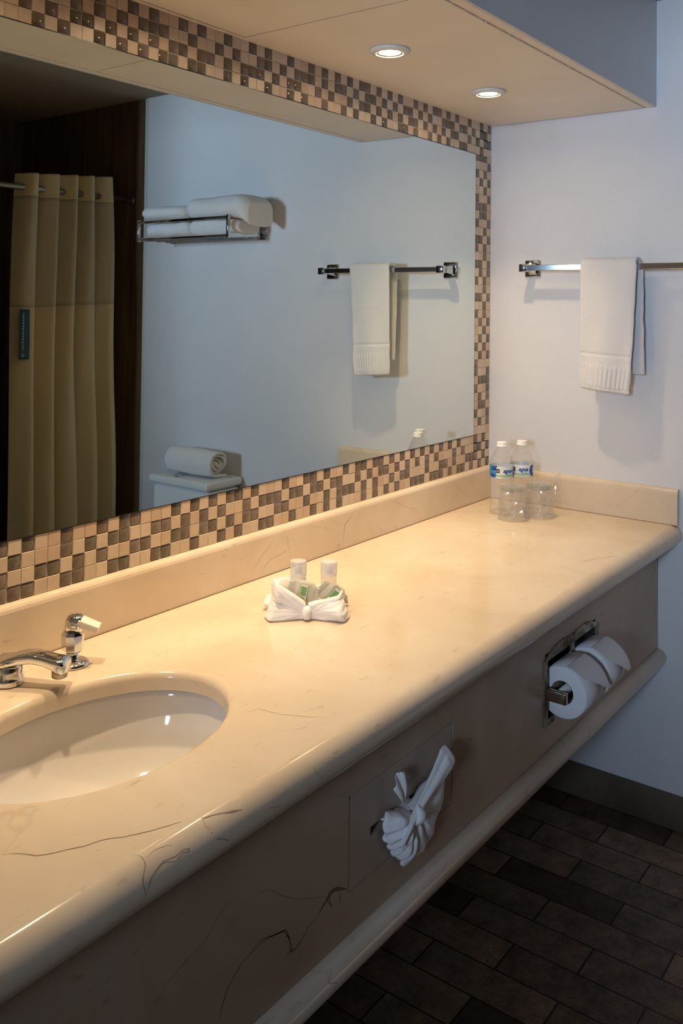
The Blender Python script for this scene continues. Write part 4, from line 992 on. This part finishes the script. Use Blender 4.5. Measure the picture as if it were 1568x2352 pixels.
def mini(a, b_, cap_mat, body_mat, label, lean):
    t = thing('toiletry_bottle', label, 'bottle', W(a, b_, 0.002), 'mini bottles in the washcloth')
    M = Matrix.Translation(W(a, b_, 0.004)) @ Matrix.Rotation(lean, 4, bx)
    MB().lathe([(0.0, 0.0), (0.013, 0.0), (0.0155, 0.002), (0.0160, 0.006), (0.0160, 0.060), (0.0150, 0.0635), (0.010, 0.0655), (0.0085, 0.067)], 40, 0, M).build('bottle_body', body_mat, t)
    MB().lathe([(0.0168, 0.064), (0.0168, 0.090), (0.0160, 0.0915), (0.0, 0.0915)], 40, 0, M).build('cap', FROST, t)
    MB().lathe([(0.0, 0.066), (0.0075, 0.067), (0.0075, 0.080), (0.0, 0.081)], 24, 0, M).build('neck', FROST, t)
    lb = MB(); fa = math.atan2(-by.y, -by.x)
    def fn(u, v):
        an = fa - 0.55 + 0.95 * u; return tuple(M @ Vector((0.01635 * math.cos(an), 0.01635 * math.sin(an), 0.030 + 0.011 * v)))
    if body_mat is MINI:
        lb.grid(fn, 10, 3)
        for q in range(2):
            for (u0, v0, u1, v1) in ((0.05, 0.1, 0.45, 0.9), (0.05, 0.9, 0.45, 0.1), (0.55, 0.1, 0.95, 0.9), (0.55, 0.9, 0.95, 0.1)):
                def pt(u, v): p = M @ Vector((0.0166 * math.cos(fa - 0.55 + 0.95 * u), 0.0166 * math.sin(fa - 0.55 + 0.95 * u), 0.030 + 0.011 * v)); return p
                d_ = 0.05
                lb.add([pt(u0, v0), pt(u0 + d_, v0), pt(u1 + d_, v1), pt(u1, v1)], [(0, 1, 2, 3)], 1)
        lb.build('printed_mark', [LBL_G, GREYTXT], t)
    return t
mini(-0.018, 0.066, None, FROST, 'milky mini bottle with frosted cap, behind the soap with the cut-off round end', -0.02)
mini(0.044, 0.066, None, MINI, 'clear mini bottle with leafy mark and frosted cap, behind the fluted soap packet', 0.0)
def soap(ca, cb, cz, rotM, r, hl, label, band_dark):
    """round soap twisted in clear film with crimped ends and a printed paper band"""
    t = thing('wrapped_soap', label, 'soap', W(ca, cb, cz), 'film-wrapped soaps in the washcloth')
    M = Matrix.Translation(W(ca, cb, cz)) @ Matrix((( bx.x, by.x, 0, 0), (bx.y, by.y, 0, 0), (0, 0, 1, 0), (0, 0, 0, 1))) @ rotM      # local x along the bow, y away, z up
    # packet: local X runs from crimp to crimp, Y is thickness
    def body(u, v):
        x = (v - 0.5) * 2 * hl; k = max(0.0, 1 - abs(x / hl) ** 3.2) ** 0.5; a = u * 2 * math.pi
        rr = 1 + 0.05 * noise.noise(Vector((math.cos(a) * 3, math.sin(a) * 3, v * 6 + ca * 50)))
        return tuple(M @ Vector((x, 0.0085 * k * math.cos(a) * rr, r * (0.72 + 0.28 * k) * math.sin(a) * rr)))
    MB().grid(body, 36, 24, closed_u=True).build('film', FOILW, t)
    def cake(u, v):
        x = (v - 0.5) * 2 * hl * 0.80; k = max(0.0, 1 - abs(x / (hl * 0.80)) ** 4) ** 0.5; a = u * 2 * math.pi
        return tuple(M @ Vector((x, 0.0068 * k * math.cos(a), r * 0.90 * k * math.sin(a))))
    MB().grid(cake, 32, 20, closed_u=True).build('soap_cake', SOAP, t)
    for s_ in (-1, 1):
        def crimp(u, v):
            return tuple(M @ Vector((s_ * (hl * 0.97 + 0.011 * u), 0.0016 * math.sin(v * math.pi * 18) * (0.4 + u), (v - 0.5) * 2 * r * (0.74 - 0.08 * u))))
        MB().grid(crimp, 6, 60).build('crimped_end', FOILW if s_ < 0 else FOILW, t, solid=0.0003)
    b_ = MB()
    y_ = -0.0094
    def plate(x0, x1, z0, z1, mi, dy=0.0): b_.add([tuple(M @ Vector(p)) for p in ((x0, y_ - dy, z0), (x1, y_ - dy, z0), (x1, y_ - dy, z1), (x0, y_ - dy, z1))], [(0, 1, 2, 3)], mi)
    plate(-0.0075, 0.0075, -r * 0.88, r * 0.88, 0)
    for e in (-0.0085, 0.0082): plate(e, e + 0.0006, -r * 0.88, r * 0.88, 3)
    s0 = 0.0 if band_dark else -r * 0.10
    plate(-0.0058, 0.0058, s0 - 0.004, s0 + 0.0155, 1, 0.0003)
    for i in range(2):
        for j in range(3):
            x0, z0 = -0.0053 + i * 0.0056, s0 - 0.0034 + j * 0.0062
            for (p, q) in (((0, 0), (0.0042, 0.0046)), ((0, 0.0046), (0.0042, 0))):
                b_.add([tuple(M @ Vector(w2)) for w2 in ((x0 + p[0], y_ - 0.0006, z0 + p[1]), (x0 + p[0] + 0.0008, y_ - 0.0006, z0 + p[1]), (x0 + q[0] + 0.0008, y_ - 0.0006, z0 + q[1]), (x0 + q[0], y_ - 0.0006, z0 + q[1]))], [(0, 1, 2, 3)], 2)
    v_, f_ = text_verts('Ci', 0.0100)
    b_.add([tuple(M @ Vector((0.0022 - yy if band_dark else -0.0022 + yy * -1, y_ - 0.0006, (s0 - 0.0110 - xx) if band_dark else (s0 - 0.0110 - xx)))) for xx, yy, _ in v_], f_, 3)
    b_.build('paper_band', [BAND, GREEN if band_dark else GREEN, LEAF, GREYTXT], t)
soap(-0.006, 0.026, 0.046, Matrix.Rotation(R(14), 4, 'X') @ Matrix.Rotation(R(8), 4, 'Y') @ Matrix.Rotation(R(-12), 4, 'Z'), 0.024, 0.0215, 'wrapped round soap with upright green mark, leaning against the milky mini bottle', True)
soap(0.050, 0.034, 0.040, Matrix.Rotation(R(14), 4, 'X') @ Matrix.Rotation(R(42), 4, 'Y') @ Matrix.Rotation(R(8), 4, 'Z'), 0.022, 0.021, 'wrapped soap with slanting yellow-green band, leaning before the clear mini bottle', False)

# ------------------------------------------------------------------ tissue pulled through the slot
t = thing('facial_tissue', 'white tissue gathered in a loose bow at the slot in the apron panel', 'tissue', (-1.34, -0.556, 0.63))
KX, KZ, KY = -1.352, 0.634, -0.572          # knot
def fan(a0, a1, rad, seed, depth, nf):
    """pleated fan that spreads from the knot over the panel; angles from +x, counterclockwise towards +z"""
    def fn(u, v):
        a = a0 + (a1 - a0) * v; r = 0.003 + (rad(v) - 0.003) * u
        sv = (v * nf + 0.12 * math.sin(v * 9 + seed)) % 1.0
        crease = (abs(sv - 0.5) * 2) ** 0.7                      # sharp valleys, round ridges
        pl = (0.0050 + 0.0035 * noise.noise(Vector((v * 5, seed, u * 2)))) * (1 - crease) * (0.35 + 0.65 * math.sin(min(1, u * 1.15) * math.pi / 2))
        edge = min(v, 1 - v) * 9; side = min(1, edge) ** 0.5
        belly = depth * side * (math.sin(min(1.0, u) * math.pi * 0.86 + 0.14 * math.pi) ** 0.7 if u > 0 else 0.5)
        wob = 0.0060 * noise.noise(Vector((u * 3.5, v * 7, seed)))
        return (KX + r * math.cos(a), min(-0.5525, -0.5545 - belly - pl - wob), KZ + r * math.sin(a))
    return fn
MB().grid(fan(R(163), R(272), lambda v: 0.056 + 0.024 * v + 0.004 * math.sin(v * 8) + 0.0016 * math.sin(v * 37), 0.6, 0.024, 6), 34, 120).build('hanging_fold', TISSUE, t, solid=0.0006)
MB().grid(fan(R(262), R(372), lambda v: 0.086 + 0.044 * math.sin(v * 1.9) + 0.004 * math.sin(v * 7 + 1) + 0.0018 * math.sin(v * 33), 2.2, 0.020, 5), 34, 120).build('hanging_fold', TISSUE, t, solid=0.0006)
# the long rolled arm to the upper right and the short tuft above
armp = [(KX - 0.050, KZ - 0.034), (KX - 0.022, KZ - 0.013), (KX + 0.004, KZ + 0.002), (KX + 0.038, KZ + 0.017), (KX + 0.072, KZ + 0.031), (KX + 0.098, KZ + 0.043), (KX + 0.116, KZ + 0.050)]
armr = (0.004, 0.008, 0.0095, 0.0125, 0.0165, 0.0195, 0.0165)
def armf(u, v):
    i = v * 5.999; k = int(i); f_ = smooth(i - k)
    x = armp[k][0] * (1 - f_) + armp[k + 1][0] * f_; z = armp[k][1] * (1 - f_) + armp[k + 1][1] * f_; r = armr[k] * (1 - f_) + armr[k + 1] * f_
    a = u * 2 * math.pi
    rr = r * (1 + (0.05 + 0.20 * v) * math.sin(3 * a + 2.4 * v) + 0.10 * math.sin(5 * a - 3 * v + 1) + 0.10 * noise.noise(Vector((math.cos(a) * 2, math.sin(a) * 2, v * 5))))
    e = 1.0 if v < 0.93 else max(0.0, 1 - ((v - 0.93) / 0.07) ** 2) ** 0.5
    rr *= 0.25 + 0.75 * e if v < 0.999 else 0.0
    return (x - 0.35 * rr * math.sin(a), min(-0.5535, KY - 0.012 + 0.008 * v - rr * 0.62 * math.cos(a)), z + 0.94 * rr * math.sin(a))
MB().grid(armf, 48, 60, closed_u=True).build('rolled_arm', TISSUE, t)
mb = MB(); kd = Vector((0.45, 0, 0.89)); ka = Vector((0.89, 0, -0.45))
loft(mb, [(Vector((KX, -0.588 - dy_, KZ - 0.004)) + kd * s_, ka * w2, Vector((0, h2, 0))) for s_, dy_, w2, h2 in ((-0.017, -0.010, 0.005, 0.004), (-0.011, -0.001, 0.009, 0.007), (0.0, 0.003, 0.0095, 0.008), (0.011, -0.001, 0.009, 0.007), (0.017, -0.010, 0.005, 0.004))], 0, 28, 2.0)
mb.build('knot', TISSUE, t, sub=1)
def tuft(u, v):
    a = R(112) + R(58) * (v - 0.5) * (1 - 0.2 * u); r = 0.010 + u * (0.066 - 0.014 * abs(v - .62) + 0.0025 * noise.noise(Vector((v * 9, 3, 1))))
    return (KX - 0.012 + r * math.cos(a) * 0.8 + 0.01 * (v - .5), KY + 0.008 - 0.004 * math.sin(v * math.pi * 3) * u - 0.006 * math.sin(u * 3), KZ + 0.002 + r * math.sin(a))
MB().grid(tuft, 18, 44).build('upper_tuft', TISSUE, t, solid=0.0006)
mb = MB(); loft(mb, [(Vector((-1.36, y_, 0.6315)), Vector((0.05 * k, 0, 0)), Vector((0, 0, 0.004))) for y_, k in ((-0.50, 1.0), (-0.54, 0.9), (-0.556, 0.75), (-0.568, 0.35))], 0, 24, 2.5)
mb.build('stem_in_slot', TISSUE, t)

# ------------------------------------------------------------------ toilet paper holder
t = thing('toilet_paper_holder', 'recessed double toilet paper holder with worn metal frame set in the apron', 'paper holder', (-0.63, -0.552, 0.555))
FX0, FX1, FZ0, FZ1 = -0.785, -0.470, 0.555, 0.722
mb = MB()
mid = (FX0 + FX1) / 2
def topz(x):
    k = (x - FX0) / (mid - FX0) if x < mid else (FX1 - x) / (FX1 - mid)
    k = max(0, min(1, k)); e = 0.700 + 0.021 * math.sin(min(1, k / 0.55) * math.pi / 2) if k < 0.55 else 0.721 - 0.005 * ((k - 0.55) / 0.45) ** 2
    return e
outer = [(FX0, FZ0), (FX1, FZ0)] + [(FX1 + (FX0 - FX1) * i / 40, topz(FX1 + (FX0 - FX1) * i / 40)) for i in range(41)]
y0, y1 = -0.5535, -0.5500
# frame with two windows: cut into strips
xsn = [FX0, FX0 + 0.018] + [FX0 + 0.018 + (mid - 0.010 - FX0 - 0.018) * i / 12 for i in range(1, 13)] + [mid + 0.010] + [mid + 0.010 + (FX1 - 0.012 - mid - 0.010) * i / 12 for i in range(1, 13)] + [FX1]
for i in range(len(xsn) - 1):
    xa, xb = xsn[i], xsn[i + 1]; xm = (xa + xb) / 2
    solid_col = xm < FX0 + 0.018 or xm > FX1 - 0.012 or abs(xm - mid) < 0.010
    def quadblock(za, zb, zc, zd):
        mb.add([(xa, y0, za), (xb, y0, zb), (xb, y0, zc), (xa, y0, zd), (xa, y1, za), (xb, y1, zb), (xb, y1, zc), (xa, y1, zd)], [(0, 1, 2, 3), (7, 6, 5, 4), (0, 4, 5, 1), (3, 2, 6, 7), (0, 3, 7, 4), (1, 5, 6, 2)], 0)
    if solid_col: quadblock(FZ0, FZ0, topz(xb), topz(xa))
    else:
        quadblock(FZ0, FZ0, FZ0 + 0.013, FZ0 + 0.013); quadblock(0.697, 0.697, topz(xb), topz(xa))
mb.build('frame', RUSTY, t)
mb = MB()
mb.box((-0.774, -0.5495, 0.567), (-0.483, -0.43, 0.711)); mb.f = mb.f[:2] + mb.f[3:]; mb.m = mb.m[:5]; mb.sm = mb.sm[:5]
mb.build('recessed_box', BLACK, t)
RY, RZ = -0.580, 0.630
for (xa, xb, nm) in ((FX0 + 0.002, FX0 + 0.014, 1), (mid - 0.004, mid + 0.004, 0), (FX1 - 0.012, FX1 - 0.002, 1)):
    MB().bev((xa, -0.602, RZ - 0.0135), (xb, -0.551, RZ + 0.0125), 0.003, 2).build('arm', CHROME_W, t)
for xa, xb in ((FX0 + 0.014, mid - 0.004), (mid + 0.004, FX1 - 0.012)):
    MB().tube([(xa, RY, RZ), (xb, RY, RZ)], 0.0095, 24).build('roller', WHITEP, t)
def paper_roll(xa, xb, label, fold):
    t = thing('toilet_paper_roll', label, 'toilet paper', ((xa + xb) / 2, RY, RZ), 'toilet paper rolls in the apron holder')
    r = 0.0565; M = Matrix.Translation((xa, RY, RZ)) @ Matrix.Rotation(R(90), 4, 'Y'); L_ = xb - xa
    MB().lathe([(0.0258, 0.0), (0.054, 0.0), (r, 0.0015), (r, L_ - 0.0015), (0.054, L_), (0.0258, L_)], 72, 0, M).build('paper', PAPER, t)
    MB().lathe([(0.0256, 0.0005), (0.0256, L_ - 0.0005), (0.0245, L_ - 0.0005), (0.0245, 0.0005), (0.0256, 0.0005)], 48, 0, M).build('cardboard_core', CARD, t)
    # loose sheet folded to a point, hanging over the front
    w_ = MB(); cx_ = (xa + xb) / 2
    def fn(u, v):
        # v 0: leaves the roll at the top, v 1: tip
        half = L_ / 2 * 0.985
        an = R(98) + R(84) * v                       # polar angle: 90 = top, 180 = front
        y = RY + (r + 0.0012 + 0.016 * max(0, v - 0.30)) * math.cos(an); z = RZ + (r + 0.0012 + 0.002 * v) * math.sin(an) - 0.006 * max(0, v - 0.5)
        k = 0 if v < 0.45 else (v - 0.45) / 0.55
        xl = cx_ - half + 2 * half * (fold[0] * k); xr = cx_ + half - 2 * half * (fold[1] * k)
        return (xl + (xr - xl) * u, y, z)
    w_.grid(fn, 20, 40); w_.build('loose_sheet', PAPER, t, solid=0.0006)
    return t
paper_roll(-0.752, -0.648, 'toilet paper roll nearer the tissue slot, its tube end showing, sheet folded to a point', (0.92, 0.02))
paper_roll(-0.612, -0.510, 'toilet paper roll farther along toward the right wall, sheet folded to a point', (0.80, 0.02))
